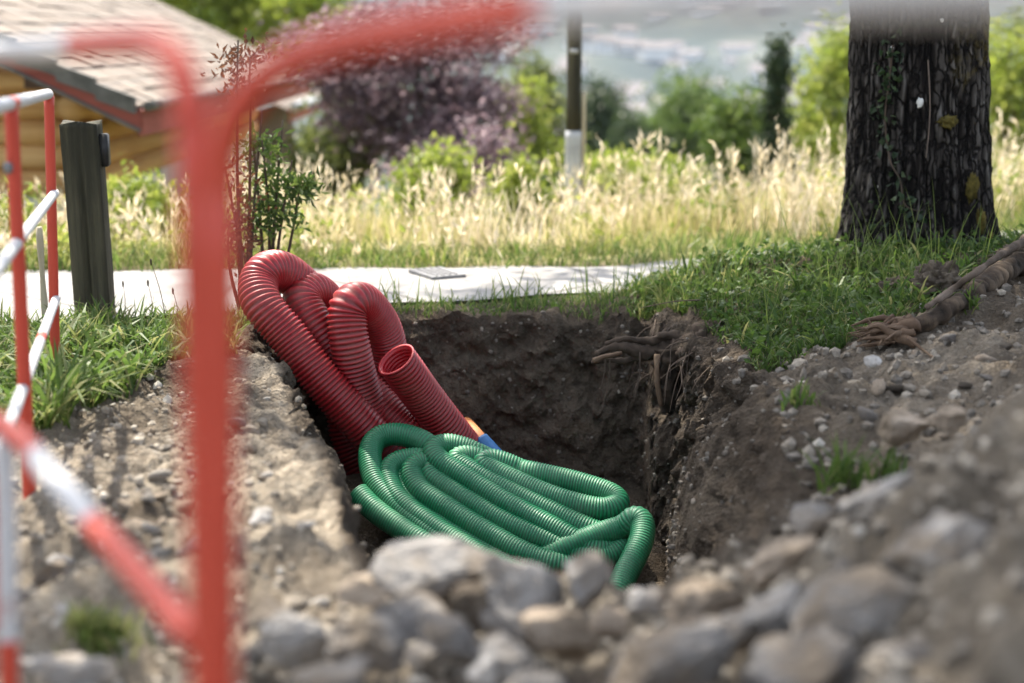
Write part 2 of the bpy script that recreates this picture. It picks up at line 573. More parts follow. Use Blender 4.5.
MAT['pale_wood'] = noisy_mat('pale_stake_wood', [(0.3, (0.3, 0.25, 0.16)), (0.7, (0.5, 0.44, 0.33))], 12, 0.8, 0.3, 0.004, stretch=(1, 1, 0.1))
MAT['log'] = noisy_mat('golden_log_wood', [(0.3, (0.4, 0.21, 0.075)), (0.5, (0.58, 0.34, 0.13)), (0.72, (0.68, 0.45, 0.2))], 3, 0.7, 0.3, 0.004, stretch=(0.3, 0.3, 5))
MAT['dark_wood'] = noisy_mat('dark_stained_wood', [(0.3, (0.03, 0.016, 0.01)), (0.7, (0.09, 0.05, 0.03))], 5, 0.7, 0.2, 0.004)
MAT['red_board'] = noisy_mat('red_fascia_board', [(0.3, (0.17, 0.04, 0.028)), (0.7, (0.27, 0.07, 0.05))], 6, 0.65, 0.2, 0.003, stretch=(0.3, 0.3, 3))
MAT['render_white'] = noisy_mat('white_render', [(0.3, (0.6, 0.6, 0.58)), (0.7, (0.74, 0.74, 0.72))], 4, 0.9, 0.2, 0.003)
MAT['metal'] = noisy_mat('galvanised_metal', [(0.3, (0.3, 0.31, 0.32)), (0.7, (0.45, 0.46, 0.47))], 10, 0.4, 0.05, 0.001)
MAT['dark_grey'] = noisy_mat('dark_grey_surface', [(0.3, (0.12, 0.122, 0.125)), (0.7, (0.19, 0.19, 0.195))], 30, 0.6, 0.4, 0.003)
MAT['glass'] = noisy_mat('dark_window_pane', [(0.3, (0.03, 0.035, 0.04)), (0.7, (0.05, 0.055, 0.06))], 3, 0.1, 0)
MAT['far_wall'] = noisy_mat('town_house_wall', [(0.3, (0.5, 0.49, 0.47)), (0.7, (0.66, 0.65, 0.63))], 0.3, 0.9, 0)
MAT['far_roof'] = noisy_mat('town_house_roof', [(0.3, (0.12, 0.1, 0.095)), (0.7, (0.22, 0.19, 0.18))], 0.3, 0.9, 0)

def roof_material():
    m, t, p = new_mat('weathered_roof_tiles')
    tc = N(t, 'ShaderNodeTexCoord')
    br = N(t, 'ShaderNodeTexBrick')
    br.inputs['Scale'].default_value = 1.0
    br.inputs['Mortar Size'].default_value = 0.012
    br.inputs['Brick Width'].default_value = 0.22
    br.inputs['Row Height'].default_value = 0.2
    br.inputs['Color1'].default_value = (0.165, 0.13, 0.1, 1)
    br.inputs['Color2'].default_value = (0.12, 0.094, 0.073, 1)
    br.inputs['Mortar'].default_value = (0.07, 0.062, 0.054, 1)
    sp = N(t, 'ShaderNodeSeparateXYZ')
    cb = N(t, 'ShaderNodeCombineXYZ')
    t.links.new(tc.outputs['Object'], sp.inputs[0])
    t.links.new(sp.outputs[1], cb.inputs[0])
    t.links.new(sp.outputs[0], cb.inputs[1])
    t.links.new(cb.outputs[0], br.inputs['Vector'])
    col = mix(t, ramp(t, noise(t, tc.outputs['Object'], 2.2, 7, 0.7), [(0.4, (0, 0, 0)), (0.7, (0.6,) * 3)]), br.outputs['Color'], (0.21, 0.172, 0.135))
    t.links.new(col, p.inputs['Base Color'])
    p.inputs['Roughness'].default_value = 0.85
    return m
MAT['roof'] = roof_material()

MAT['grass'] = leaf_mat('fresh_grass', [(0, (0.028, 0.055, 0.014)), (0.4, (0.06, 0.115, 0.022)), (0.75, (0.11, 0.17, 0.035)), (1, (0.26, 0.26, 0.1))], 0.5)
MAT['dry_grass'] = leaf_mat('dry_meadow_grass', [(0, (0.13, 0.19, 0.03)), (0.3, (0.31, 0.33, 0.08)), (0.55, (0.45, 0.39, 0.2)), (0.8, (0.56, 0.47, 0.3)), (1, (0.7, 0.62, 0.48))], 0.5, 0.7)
MAT['purple_leaf'] = leaf_mat('purple_leaves', [(0, (0.055, 0.033, 0.04)), (0.5, (0.19, 0.13, 0.15)), (1, (0.48, 0.38, 0.41))], 0.42, 0.5, 0.5)
MAT['yellow_leaf'] = leaf_mat('yellow_green_leaves', [(0, (0.10, 0.15, 0.022)), (0.5, (0.24, 0.30, 0.045)), (1, (0.42, 0.44, 0.11))], 0.5)
MAT['green_leaf'] = leaf_mat('green_leaves', [(0, (0.035, 0.065, 0.016)), (0.5, (0.085, 0.14, 0.028)), (1, (0.19, 0.25, 0.06))], 0.45)
MAT['olive_leaf'] = leaf_mat('olive_leaves', [(0, (0.05, 0.07, 0.022)), (0.5, (0.12, 0.15, 0.04)), (1, (0.24, 0.27, 0.09))], 0.4)
MAT['dark_leaf'] = leaf_mat('dark_needles', [(0, (0.012, 0.026, 0.012)), (0.5, (0.03, 0.055, 0.02)), (1, (0.07, 0.1, 0.035))], 0.25)
MAT['red_leaf'] = leaf_mat('reddish_dry_leaves', [(0, (0.06, 0.025, 0.014)), (0.5, (0.15, 0.06, 0.03)), (1, (0.24, 0.13, 0.06))], 0.4)
MAT['seed'] = leaf_mat('brown_seed_heads', [(0, (0.05, 0.035, 0.02)), (1, (0.14, 0.1, 0.05))], 0.2)

# ------------------------------------------------------------------ terrain
PC = np.array([0.08, 3.95])
RIM = [(.27, 2.45), (.52, 2.75), (.68, 3.4), (.655, 4.1), (.62, 4.7), (.52, 5.17), (.1, 5.21), (-.4, 5.2), (-.9, 5.15), (-.9, 4.66), (-.63, 4.0), (-.48, 3.45), (-.37, 2.95), (-.31, 2.65), (-.2, 2.42)]
FLR = [(.18, 2.75), (.42, 3.25), (.49, 4.1), (.49, 4.7), (.48, 5.08), (.1, 5.12), (-.4, 5.12), (-.76, 5.05), (-.76, 4.66), (-.50, 4.0), (-.36, 3.45), (-.25, 2.95), (-.16, 2.75)]

def star_radius(poly, ang):
    out = np.zeros_like(ang)
    P = np.array(poly) - PC
    d = np.stack([np.cos(ang), np.sin(ang)], 1)
    best = np.full(len(ang), np.inf)
    for i in range(len(P)):
        a, b = P[i], P[(i + 1) % len(P)]
        e = b - a
        den = d[:, 0] * e[1] - d[:, 1] * e[0]
        den = np.where(np.abs(den) < 1e-9, 1e-9, den)
        t = (a[0] * e[1] - a[1] * e[0]) / den
        s = (a[0] * d[:, 1] - a[1] * d[:, 0]) / den
        ok = (t > 0) & (s >= -1e-6) & (s <= 1 + 1e-6)
        best = np.where(ok & (t < best), t, best)
    return best

def smooth_ring(r, k):
    ker = np.hanning(k)
    ker /= ker.sum()
    return np.convolve(np.concatenate([r[-k:], r, r[:k]]), ker, 'same')[k:-k]

def path_near(x):
    return np.interp(x, [-14, -6, -1.75, .45, 1.6, 3, 6, 14], [3.0, 4.35, 4.97, 5.62, 6.08, 6.6, 8.0, 12])

def path_far(x):
    return np.interp(x, [-14, -6, -1.75, .5, 1.6, 3, 6, 14], [5.2, 5.9, 6.14, 6.27, 6.95, 7.6, 9.2, 13.4])

def pit_dist(x, y):
    """distance outside the pit rim, along the ray from its centre"""
    dx, dy = np.asarray(x) - PC[0], np.asarray(y) - PC[1]
    ang = np.arctan2(dy, dx)
    a0 = np.linspace(-math.pi, math.pi, 1441)
    rr = np.interp(ang, a0, smooth_ring(star_radius(RIM, a0), 21))
    return np.hypot(dx, dy) - rr

def ground(x, y):
    x, y = np.asarray(x, float), np.asarray(y, float)
    pn, pf = path_near(x), path_far(x)
    right = .12 * np.exp(-((x - 2.3) / .42) ** 2 - ((y - 5.75) / .33) ** 2) + .095 * np.exp(-((x - 1.0) / .42) ** 2 - ((y - 5.5) / .3) ** 2) + 0.185 * sst(.4, 1.7, x) * (1 - sst(5.3, pn + .08, y)) * sst(1.2, 2.8, y)
    amp = np.clip(.02 + .76 * (x - .23), .02, .56)
    front = amp * np.where(y > 2.0, np.exp(-((y - 2.0) / .42) ** 2), np.exp(-((y - 2.0) / 1.0) ** 2))
    front = np.where(x < -.25, front * np.exp(-((x + .25) / .4) ** 2), front)
    front = front * (1 - .35 * sst(1.2, 3, x))
    h = np.maximum(right, front) * .6 + .4 * (right + front)
    h = h + .035 * sst(-.5, -1.1, x) * 0 
    rough = (1 - sst(pn - .35, pn - .05, y)) + sst(pf + .1, pf + .8, y)
    near = np.exp(-np.maximum(np.hypot(x, y - 3.5) - 4, 0) / 4)
    h = h + rough * near * (.026 * fbm(x * 2.6, y * 2.6, 0, 4, 3) + .030 * fbm(x * 9, y * 9, 0, 5, 9, .58))
    heap = (.35 + .65 * sst(.25, .6, x)) * sst(-.3, .1, x) * sst(2.7, 2.2, y)
    h = h + heap * .055 * np.abs(fbm(x * 5 + 3, y * 5, 0, 4, 19, .55))
    h = h - .045 * sst(pf + .3, pf + 1.0, y)
    # slope towards the valley
    d = np.maximum(y - pf - .3, 0)
    h = h - np.where(d < 60, .14 * d, 8.4 + .11 * (d - 60)) * sst(0, 4, d)
    h = np.maximum(h, -62 + 0 * h)
    h = h + .5 * fbm(x * .05, y * .05, 0, 3, 5) * sst(20, 60, d)
    return h

def gh(x, y):
    return float(ground(np.array([x]), np.array([y]))[0])

def gpx(u, v, ymin=0.7, ymax=9):
    """where the ray through a pixel meets the ground"""
    Y = np.arange(ymin, ymax, .01)
    c, s = math.cos(PITCH), math.sin(PITCH)
    b = (v - 341.5) / FPX
    k = Y / (c - b * s)
    x, z = (u - 512) / FPX * k, 1 + (-s - b * c) * k
    g = ground(x, Y)
    i = int(np.argmax(z <= g)) if np.any(z <= g) else len(Y) - 1
    return Vector((x[i], Y[i], g[i]))

NA = 1300
ang = np.linspace(0, 2 * math.pi, NA, endpoint=False)
ang_w = np.where(ang > math.pi, ang - 2 * math.pi, ang)
rim = smooth_ring(star_radius(RIM, ang_w), 25)
flo = smooth_ring(star_radius(FLR, ang_w), 25)
ca, sa = np.cos(ang), np.sin(ang)
rim = rim + .022 * fbm(ca * 7, sa * 7, 0, 4, 31) + .008 * fbm(ca * 40, sa * 40, 0, 2, 32)

def coil_floor(x, y):
    yy = (y - 4.0)
    h = -.72 + .1 * np.clip(yy, 0, 1.2)
    h = h + .16 * np.exp(-(((x + .45) / .33) ** 2 + ((y - 4.6) / .4) ** 2))
    return h

rows_V, rows_g = [], []
# floor from the middle outwards, wall from the foot up, then the ground out to the far valley
for k in range(22):
    f = 0.04 + .96 * k / 21
    x, y = PC[0] + ca * flo * f, PC[1] + sa * flo * f
    z = coil_floor(x, y) + .02 * fbm(x * 9, y * 9, 0, 4, 41)
    rows_V.append(np.stack([x, y, z], 1))
    rows_g.append(np.zeros(NA))
rx, ry = PC[0] + ca * rim, PC[1] + sa * rim
rz = ground(rx, ry)
fx, fy = PC[0] + ca * flo, PC[1] + sa * flo
fz = coil_floor(fx, fy)
NWALL = 64
for k in range(1, NWALL + 1):
    t = k / NWALL
    tt = t ** 1.0
    prof = .35 * t + .65 * t ** 2.2                     # the wall leans out towards its top
    rr = flo + (rim - flo) * prof
    z = fz + (rz - fz) * (1 - (1 - tt) ** 1.15)
    env = math.sin(math.pi * min(1, t * .94 + .04)) ** .5
    x, y = PC[0] + ca * rr, PC[1] + sa * rr
    dsp = env * (1 + .6 * sst(.2, .7, ca)) * (.06 * fbm(x * 4, y * 4, z * 5, 4, 51) + .032 * fbm(x * 14, y * 14, z * 14, 4, 57, .6) + .008 * fbm(x * 55, y * 55, z * 60, 2, 63))
    rr = rr + np.maximum(dsp, -.045 * env)
    z = z + env * .02 * fbm(x * 21, y * 21, z * 21, 2, 66)
    rows_V.append(np.stack([PC[0] + ca * rr, PC[1] + sa * rr, z], 1))
    rows_g.append(np.full(NA, .12 * sst(.8, 1, t)))
off, st = [], .012
o_ = 0.0
while o_ < 950:
    if o_ > 2.6:
        st *= 1.075
    else:
        st = min(.02, st * 1.05)
    o_ += st
    off.append(o_)
for o_ in off:
    x, y = PC[0] + ca * (rim + o_), PC[1] + sa * (rim + o_)
    rows_V.append(np.stack([x, y, ground(x, y)], 1))
    rows_g.append(np.full(NA, .5))
GV = np.concatenate(rows_V)
nr = len(rows_V)
i = np.arange(nr - 1)[:, None]
j = np.arange(NA)[None, :]
k2 = (j + 1) % NA
GF = np.stack([i * NA + j, i * NA + k2, (i + 1) * NA + k2, (i + 1) * NA + j], -1).reshape(-1, 4)
gx, gy, gz = GV.T
pd = pit_dist(gx, gy)
outside = sst(.0, .06, pd)
gravel = (sst(.35, -.15, gx) * sst(4.15, 3.3, gy) * 1.0 + sst(3.1, 2.4, gy) * .75 + .5 * sst(.6, 1.2, gx) * sst(4.6, 3.9, gy)) 
gravel = np.clip(gravel, 0, 1) * outside * np.clip(.75 + .6 * fbm(gx * 2.5, gy * 2.5, 0, 3, 71), 0, 1)
gravel = np.maximum(gravel, .8 * outside * sst(.3, 0, pd) * sst(0, -.4, gx) * sst(5.0, 4.6, gy))
spoil = .85 * outside * sst(2.75, 2.35, gy - .25 * np.maximum(gx - .3, 0)) * sst(-.35, .0, gx)
meadow = sst(6.1, 6.6, gy - .25 * np.maximum(gx, 0))
far = sst(25, 60, np.hypot(gx, gy))
mb = MB().add(GV, [GF, np.array([list(range(NA))])[:, ::-1][:, :]] if False else GF)
cV = np.array([[PC[0], PC[1], float(coil_floor(PC[0], PC[1]))]])
mb.add(cV, [np.zeros((0, 3), int)])
mb.F.append(np.stack([np.full(NA, len(GV)), np.arange(NA), (np.arange(NA) + 1) % NA], 1))
mb.M.append(np.zeros(NA, int))
ap = lambda a: np.concatenate([a, [0.0]])
gnd = mb.build('ground', MAT['soil'], attrs={'gravel': ap(gravel), 'spoil': ap(spoil), 'meadow': ap(meadow), 'far': ap(far)})
gnd['kind'] = 'structure'

# path
xs = np.concatenate([np.linspace(-14, -3, 23), np.linspace(-2.8, 3, 60), np.linspace(3.2, 14, 22)])
PV, nyp = [], 9
for x in xs:
    a, b = float(path_near(x)), float(path_far(x))
    for q in range(nyp):
        t = q / (nyp - 1)
        e = .025 * math.sin(x * 9.1 + q) * (q in (0, nyp - 1))
        PV.append((x, a + (b - a) * t + e, .012 + .01 * math.sin(math.pi * t)))
PV = np.array(PV)
# the slab follows the ground where that lies lower (far left and far right)
PV[:, 2] = np.maximum(PV[:, 2], ground(PV[:, 0], PV[:, 1]) * (np.abs(PV[:, 0]) > 2.5) + .004)
i = np.arange(len(xs) - 1)[:, None]
j = np.arange(nyp - 1)[None, :]
PF = np.stack([i * nyp + j, (i + 1) * nyp + j, (i + 1) * nyp + j + 1, i * nyp + j + 1], -1).reshape(-1, 4)
pth = MB().add(PV, PF).build('path', MAT['path'])
pth['kind'] = 'structure'
_m = MAT['path']
_t, _p = _m.node_tree, _m.node_tree.nodes['Principled BSDF']
_g = N(_t, 'ShaderNodeNewGeometry')
_src = _p.inputs['Base Color'].links[0].from_socket
_st = ramp(_t, noise(_t, _g.outputs['Position'], 1.6, 9, 0.72, .6), [(0.52, (0, 0, 0)), (0.7, (.6,) * 3)])
_c = mix(_t, _st, _src, (0.12, 0.105, 0.085))
_cr = N(_t, 'ShaderNodeTexVoronoi', feature='DISTANCE_TO_EDGE')
_cr.inputs['Scale'].default_value = 0.9
_t.links.new(_g.outputs['Position'], _cr.inputs['Vector'])
_c = mix(_t, ramp(_t, _cr.outputs['Distance'], [(0.0, (.8,) * 3), (0.012, (0, 0, 0))]), _c, (0.06, 0.055, 0.048))
_t.links.new(_c, _p.inputs['Base Color'])

# far valley side
HX, HY = np.meshgrid(np.linspace(-1500, 1500, 130), np.linspace(520, 2600, 90), indexing='ij')
HZ = -66 + 8 * sst(500, 800, HY) + 330 * sst(760, 2500, HY + 90 * fbm(HX * .002, 0, 0, 2, 81)) + 16 * fbm(HX * .006, HY * .006, 0, 4, 83) * sst(560, 900, HY)
i = np.arange(129)[:, None]
j = np.arange(89)[None, :]
HF = np.stack([i * 90 + j, (i + 1) * 90 + j, (i + 1) * 90 + j + 1, i * 90 + j + 1], -1).reshape(-1, 4)
hill = MB().add(np.stack([HX, HY, HZ], -1).reshape(-1, 3), HF).build('hillside', MAT['hill'])
hill['kind'] = 'structure'
def hill_z(x, y):
    ix = np.clip((x + 1500) / 3000 * 129, 0, 128.9)
    iy = np.clip((y - 520) / 2080 * 89, 0, 88.9)
    return float(HZ[int(round(ix)), int(round(iy))])

# ------------------------------------------------------------------ big tree on the mound
def limb(pts, r0, r1, step=.08, sides=10, tint=.5, wob=.0):
    Q, s = spline(pts, step)
    rad = r0 + (r1 - r0) * (s / s[-1])
    if wob:
        rad = rad * (1 + wob * fbm(Q[:, 0] * 9, Q[:, 1] * 9, Q[:, 2] * 9, 3, 5))
    return tube(Q, rad, sides)

TX, TY = 1.61, 5.62
TZ = gh(TX, TY)
tree = empty('tree', 'thick dark-barked tree trunk standing on the grassy mound above the pit', 'tree', (TX, TY, TZ))
na, nz = 300, 420
za = np.linspace(-.25, 4.2, nz)
aa = np.linspace(0, 2 * math.pi, na, endpoint=False)
ZZ, AA = np.meshgrid(za, aa, indexing='ij')
r = .258 + .065 * np.exp(-np.maximum(ZZ - .02, 0) / .16) - .018 * ZZ * (ZZ < 1.2) - .02 * (ZZ >= 1.2)
r = r * (1 + .045 * np.cos(AA * 3 + 1 + ZZ * .3) * np.exp(-np.maximum(ZZ, 0) / .5) + .03 * np.cos(AA * 2 + .4))
wx, wy = np.cos(AA), np.sin(AA)
warp = .25 * fbm(wx * 3, wy * 3, ZZ * 3, 3, 91)
ridge = 1 - np.abs(fbm(wx * 12 + warp, wy * 12 + warp, ZZ * 3.6, 3, 93, .6)) * 1.9
ridge = np.clip(ridge, -.6, 1)
fine = fbm(wx * 22, wy * 22, ZZ * 9, 3, 95)
r = r + .011 * ridge + .006 * fine
lean = -.12 * ZZ
V = np.stack([TX + r * wx + lean * .4, TY + r * wy, TZ + ZZ], -1).reshape(-1, 3)
i = np.arange(nz - 1)[:, None]
j = np.arange(na)[None, :]
k2 = (j + 1) % na
F = np.stack([i * na + j, i * na + k2, (i + 1) * na + k2, (i + 1) * na + j], -1).reshape(-1, 4)
trunk = MB().add(V, F, 0, np.clip(.5 + .45 * ridge + .2 * fine, 0, 1).reshape(-1)).build('trunk', MAT['bark'])
lm = MB()
top = Vector((TX - .05, TY, TZ + 4.0))
crown_pts = []
cr = np.random.default_rng(5)
tips = []
# unseen crown: leaf clumps placed to shade the pit, banks and near barrier
kx, ky = SUN_TO.x / SUN_TO.z, SUN_TO.y / SUN_TO.z
SH = [(max(.55, cr.normal(1.0, .6)), min(cr.normal(3.4, 1.15), 5.1), cr.uniform(4.0, 6.4), 4) for _ in range(22)]
SH += [(-.85, 2.6, 4.6, 1), (-.75, 3.7, 5.0, 1), (-1.35, 4.3, 5.2, 1), (-.5, 2.0, 5.0, 2), (-.2, 1.6, 4.4, 3), (-.4, 4.6, 5.4, 2), (.0, .6, 5.0, 6), (.4, .25, 5.2, 6), (-.2, .9, 4.8, 5), (.7, .3, 5.0, 6)]
for q, (sx_, sy_, h_, wgt_) in enumerate(SH):
    e = Vector((sx_ + kx * h_, sy_ + ky * h_, h_))
    if q % 3 == 0 or wgt_ < 6:
        m1 = top.lerp(e, .5) + Vector((0, 0, .3))
        lm.add(*limb([top + Vector((0, 0, -.5)), top + Vector((0, 0, .05)), m1, e], .10, .02, .15, 8), tint=.5)
    tips.append((e, wgt_))
limbs = lm.build('limb', MAT['bark'])
cl, cd_ = [], []
for e, wgt_ in tips:
    for _ in range(wgt_):
        c = np.array(e) + cr.normal(size=3) * np.array([.48, .4, .35])
        cl.append(c + cr.normal(size=(62, 3)) * .17)
cl = np.concatenate(cl)
cl = cl[cl[:, 2] > TZ + 2.9]
V, F = leaves(cl, rng.normal(size=(len(cl), 3)) + np.array([0, 0, -.3]), rng.uniform(.09, .16, len(cl)), rng.uniform(.06, .1, len(cl)))
crown = MB().add(V, F, 0, np.repeat(rng.random(len(cl)), 4)).build('crown', MAT['green_leaf'], smooth=False)
# ivy on the trunk
def trunk_pt(u, v, pad=.02):
    p = px(u, v, TY - .27)
    dx = p.x - TX
    yy = TY - math.sqrt(max(.01, .288 ** 2 - dx * dx)) - pad
    return px(u, v, yy)
iv = MB()
vine = [trunk_pt(u, v) for u, v in ((893, 45), (888, 90), (885, 120), (890, 160), (900, 180), (905, 205), (922, 212))]
iv.add(*limb(vine, .004, .003, .02, 6), tint=.5)
vine2 = [trunk_pt(u, v) for u, v in ((928, 60), (930, 100), (929, 130), (926, 158))]
iv.add(*limb(vine2, .0025, .002, .02, 6), tint=.9)
ivy_s = iv.build('ivy_stem', MAT['twig'])
lp = []
for u, v, n in ((893, 50, 20), (887, 75, 26), (884, 105, 26), (886, 140, 16), (897, 175, 10), (903, 200, 8), (915, 212, 14), (880, 230, 18), (905, 235, 14)):
    for _ in range(n):
        lp.append(trunk_pt(u + rng.normal() * 6, v + rng.normal() * 12, .03))
lp = np.array([tuple(p) for p in lp])
V, F = leaves(lp, rng.normal(size=(len(lp), 3)) * .6 + np.array([0, -.5, -.5]), rng.uniform(.02, .04, len(lp)), rng.uniform(.016, .03, len(lp)))
ivy_l = MB().add(V, F, 0, np.repeat(rng.random(len(lp)) * .7, 4)).build('ivy_leaves', MAT['dark_leaf'], smooth=False)
# pale bracket-like spot and yellow moss cushions on the bark
def blob(c, sx, sy, sz, seed, sub=3, amp=.25, fr=2.0):
    bm = bmesh.new()
    bmesh.ops.create_icosphere(bm, subdivisions=sub, radius=1)
    V, F = bm_arrays(bm)
    n = fbm(V[:, 0] * fr + seed * 3.1, V[:, 1] * fr, V[:, 2] * fr, 4, seed)
    V = V * (1 + amp * n)[:, None]
    return V * np.array([sx, sy, sz]) + np.array(c), F
MAT['lichen'] = noisy_mat('pale_lichen', [(0.3, (0.5, 0.5, 0.47)), (0.7, (0.7, 0.7, 0.66))], 60, 0.9, 0.4, 0.003)
MAT['moss'] = noisy_mat('yellow_moss', [(0.3, (0.045, 0.04, 0.008)), (0.7, (0.15, 0.115, 0.022))], 60, 0.95, 0.8, 0.008)
spots = []
for u, v, sx_, sz_ in ((920, 103, .012, .02), (892, 48, .007, .008), (880, 186, .009, .01), (942, 20, .006, .007)):
    spots.append(MB().add(*blob(trunk_pt(u, v, -.004), sx_, .011, sz_, int(u))).build('lichen_patch', MAT['lichen']))
for u, v, sx_, sz_ in ((948, 122, .03, .022), (972, 188, .022, .05), (980, 222, .018, .05), (988, 242, .02, .04)):
    spots.append(MB().add(*blob(trunk_pt(u, v, -.02), sx_, .022, sz_, int(v), 3, .5, 4)).build('moss_cushion', MAT['moss']))
keep([trunk, limbs, crown, ivy_s, ivy_l] + spots, tree)

# ------------------------------------------------------------------ pipes
def corrugated(pts, rad, pitch, sides=26, depth=.1, smooth=2, sub=4):
    Q, s = spline(pts, pitch / sub)
    Q = smooth_path(Q, smooth)
    ph = (s / pitch) % 1.0
    prof = .5 + .5 * np.tanh(3.2 * np.cos(2 * math.pi * ph)) / math.tanh(3.2)
    rr = rad * (1 - depth + depth * prof)
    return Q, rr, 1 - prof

def pipe_pts(L):
    return [px(u, v, Y) for u, v, Y in L]

RR = .069
def red_pipe(L, label, open_start=False, pitch=.0155, group=None):
    Q, rr, gv = corrugated(pipe_pts(L), RR, pitch, smooth=30)
    gv = np.repeat(gv, 30)
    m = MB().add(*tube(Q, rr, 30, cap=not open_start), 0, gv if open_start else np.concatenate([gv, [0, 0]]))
    root = m.build('corrugated_pipe', MAT['red_pipe'])
    if open_start:
        n = 90
        inn = tube(Q[:n], rr[:n] * .9 - .001, 30, cap=False)
        fl = [f[:, ::-1] for f in inn[1]]
        V = inn[0]
        o = MB().add(V, fl).build('pipe_lining', MAT['red_pipe'])
        # cut rim ring
        a = tube(Q[:1].repeat(2, 0) + np.array([[0, 0, 0], Q[0] - Q[1]]) * .5, RR, 30, cap=False)
        T = Q[0] - Q[3]
        T = T / np.linalg.norm(T)
        outer = V[:30] + (V[:30] - Q[0]) * .14
        vv = np.vstack([outer, V[:30], outer + T * .004, V[:30] + T * .004])
        jj = np.arange(30)
        kk = (jj + 1) % 30
        ff = np.concatenate([np.stack([60 + jj, 60 + kk, 90 + kk, 90 + jj], 1), np.stack([jj, kk, 60 + kk, 60 + jj], 1), np.stack([30 + kk, 30 + jj, 90 + jj, 90 + kk], 1)])
        rimo = MB().add(vv, ff).build('pipe_rim', MAT['red_pipe'])
        e = empty('corrugated_pipe', label, 'pipe', tuple(Q[-1]), group=group)
        root.name = 'pipe_wall'
        keep([root, o, rimo], e)
        return e
    c = tuple(Q[len(Q) // 2])
    rebase(root, c)
    return tag(root, label, 'pipe', group)

PG = 'red corrugated pipes dropping into the pit'
p1 = red_pipe([(470, 520, 4.78), (420, 485, 4.72), (385, 450, 4.68), (357, 420, 4.66), (320, 378, 4.66), (287, 335, 4.68), (263, 306, 4.70), (258, 285, 4.76), (267, 271, 4.81), (285, 272, 4.88), (308, 291, 4.97), (325, 312, 5.02), (345, 360, 5.02), (375, 430, 4.95), (420, 500, 4.85)],
              'leftmost and tallest red corrugated pipe, arching over the left pit edge', group=PG)
p2 = red_pipe([(540, 500, 4.86), (470, 470, 4.78), (425, 443, 4.73), (395, 420, 4.76), (352, 375, 4.80), (318, 330, 4.80), (303, 306, 4.83), (303, 297, 4.86), (315, 292, 4.93), (331, 312, 5.05), (340, 370, 5.08), (350, 440, 5.05), (380, 500, 5.0)],
              'red corrugated pipe in the middle, its low arch half hidden between two taller ones', group=PG)
p3 = red_pipe([(470, 530, 4.80), (420, 482, 4.78), (382, 432, 4.76), (362, 392, 4.74), (350, 345, 4.72), (347, 314, 4.74), (353, 302, 4.76), (366, 305, 4.83), (383, 330, 4.92), (392, 370, 4.96), (400, 420, 4.97), (420, 480, 4.95)],
              'red corrugated pipe with a bright highlight on its arch, nearest the open pipe end', group=PG)
p4 = red_pipe([(396.5, 360, 4.60), (404, 370, 4.62), (422, 395, 4.68), (445, 425, 4.73), (467, 453, 4.78), (500, 498, 4.86)],
              'short red corrugated pipe with its open end facing up', True, group=PG)
# orange conduit with a blue sleeve
bo = empty('conduit', 'thin orange conduit with a blue end sleeve behind the green coil', 'pipe', tuple(px(500, 465, 4.83)))
Q, s = spline(pipe_pts([(466, 424, 4.98), (474, 433, 4.86), (483, 443, 4.76)]), .01)
c1 = MB().add(*tube(Q, .026, 20)).build('orange_tube', MAT['orange_pipe'])
Q, s = spline(pipe_pts([(480.5, 440, 4.775), (489, 449, 4.75), (503, 464, 4.71), (519, 480, 4.68)]), .01)
c2 = MB().add(*tube(Q, .030, 20)).build('blue_sleeve', MAT['blue_pipe'])
keep([c1, c2], bo)

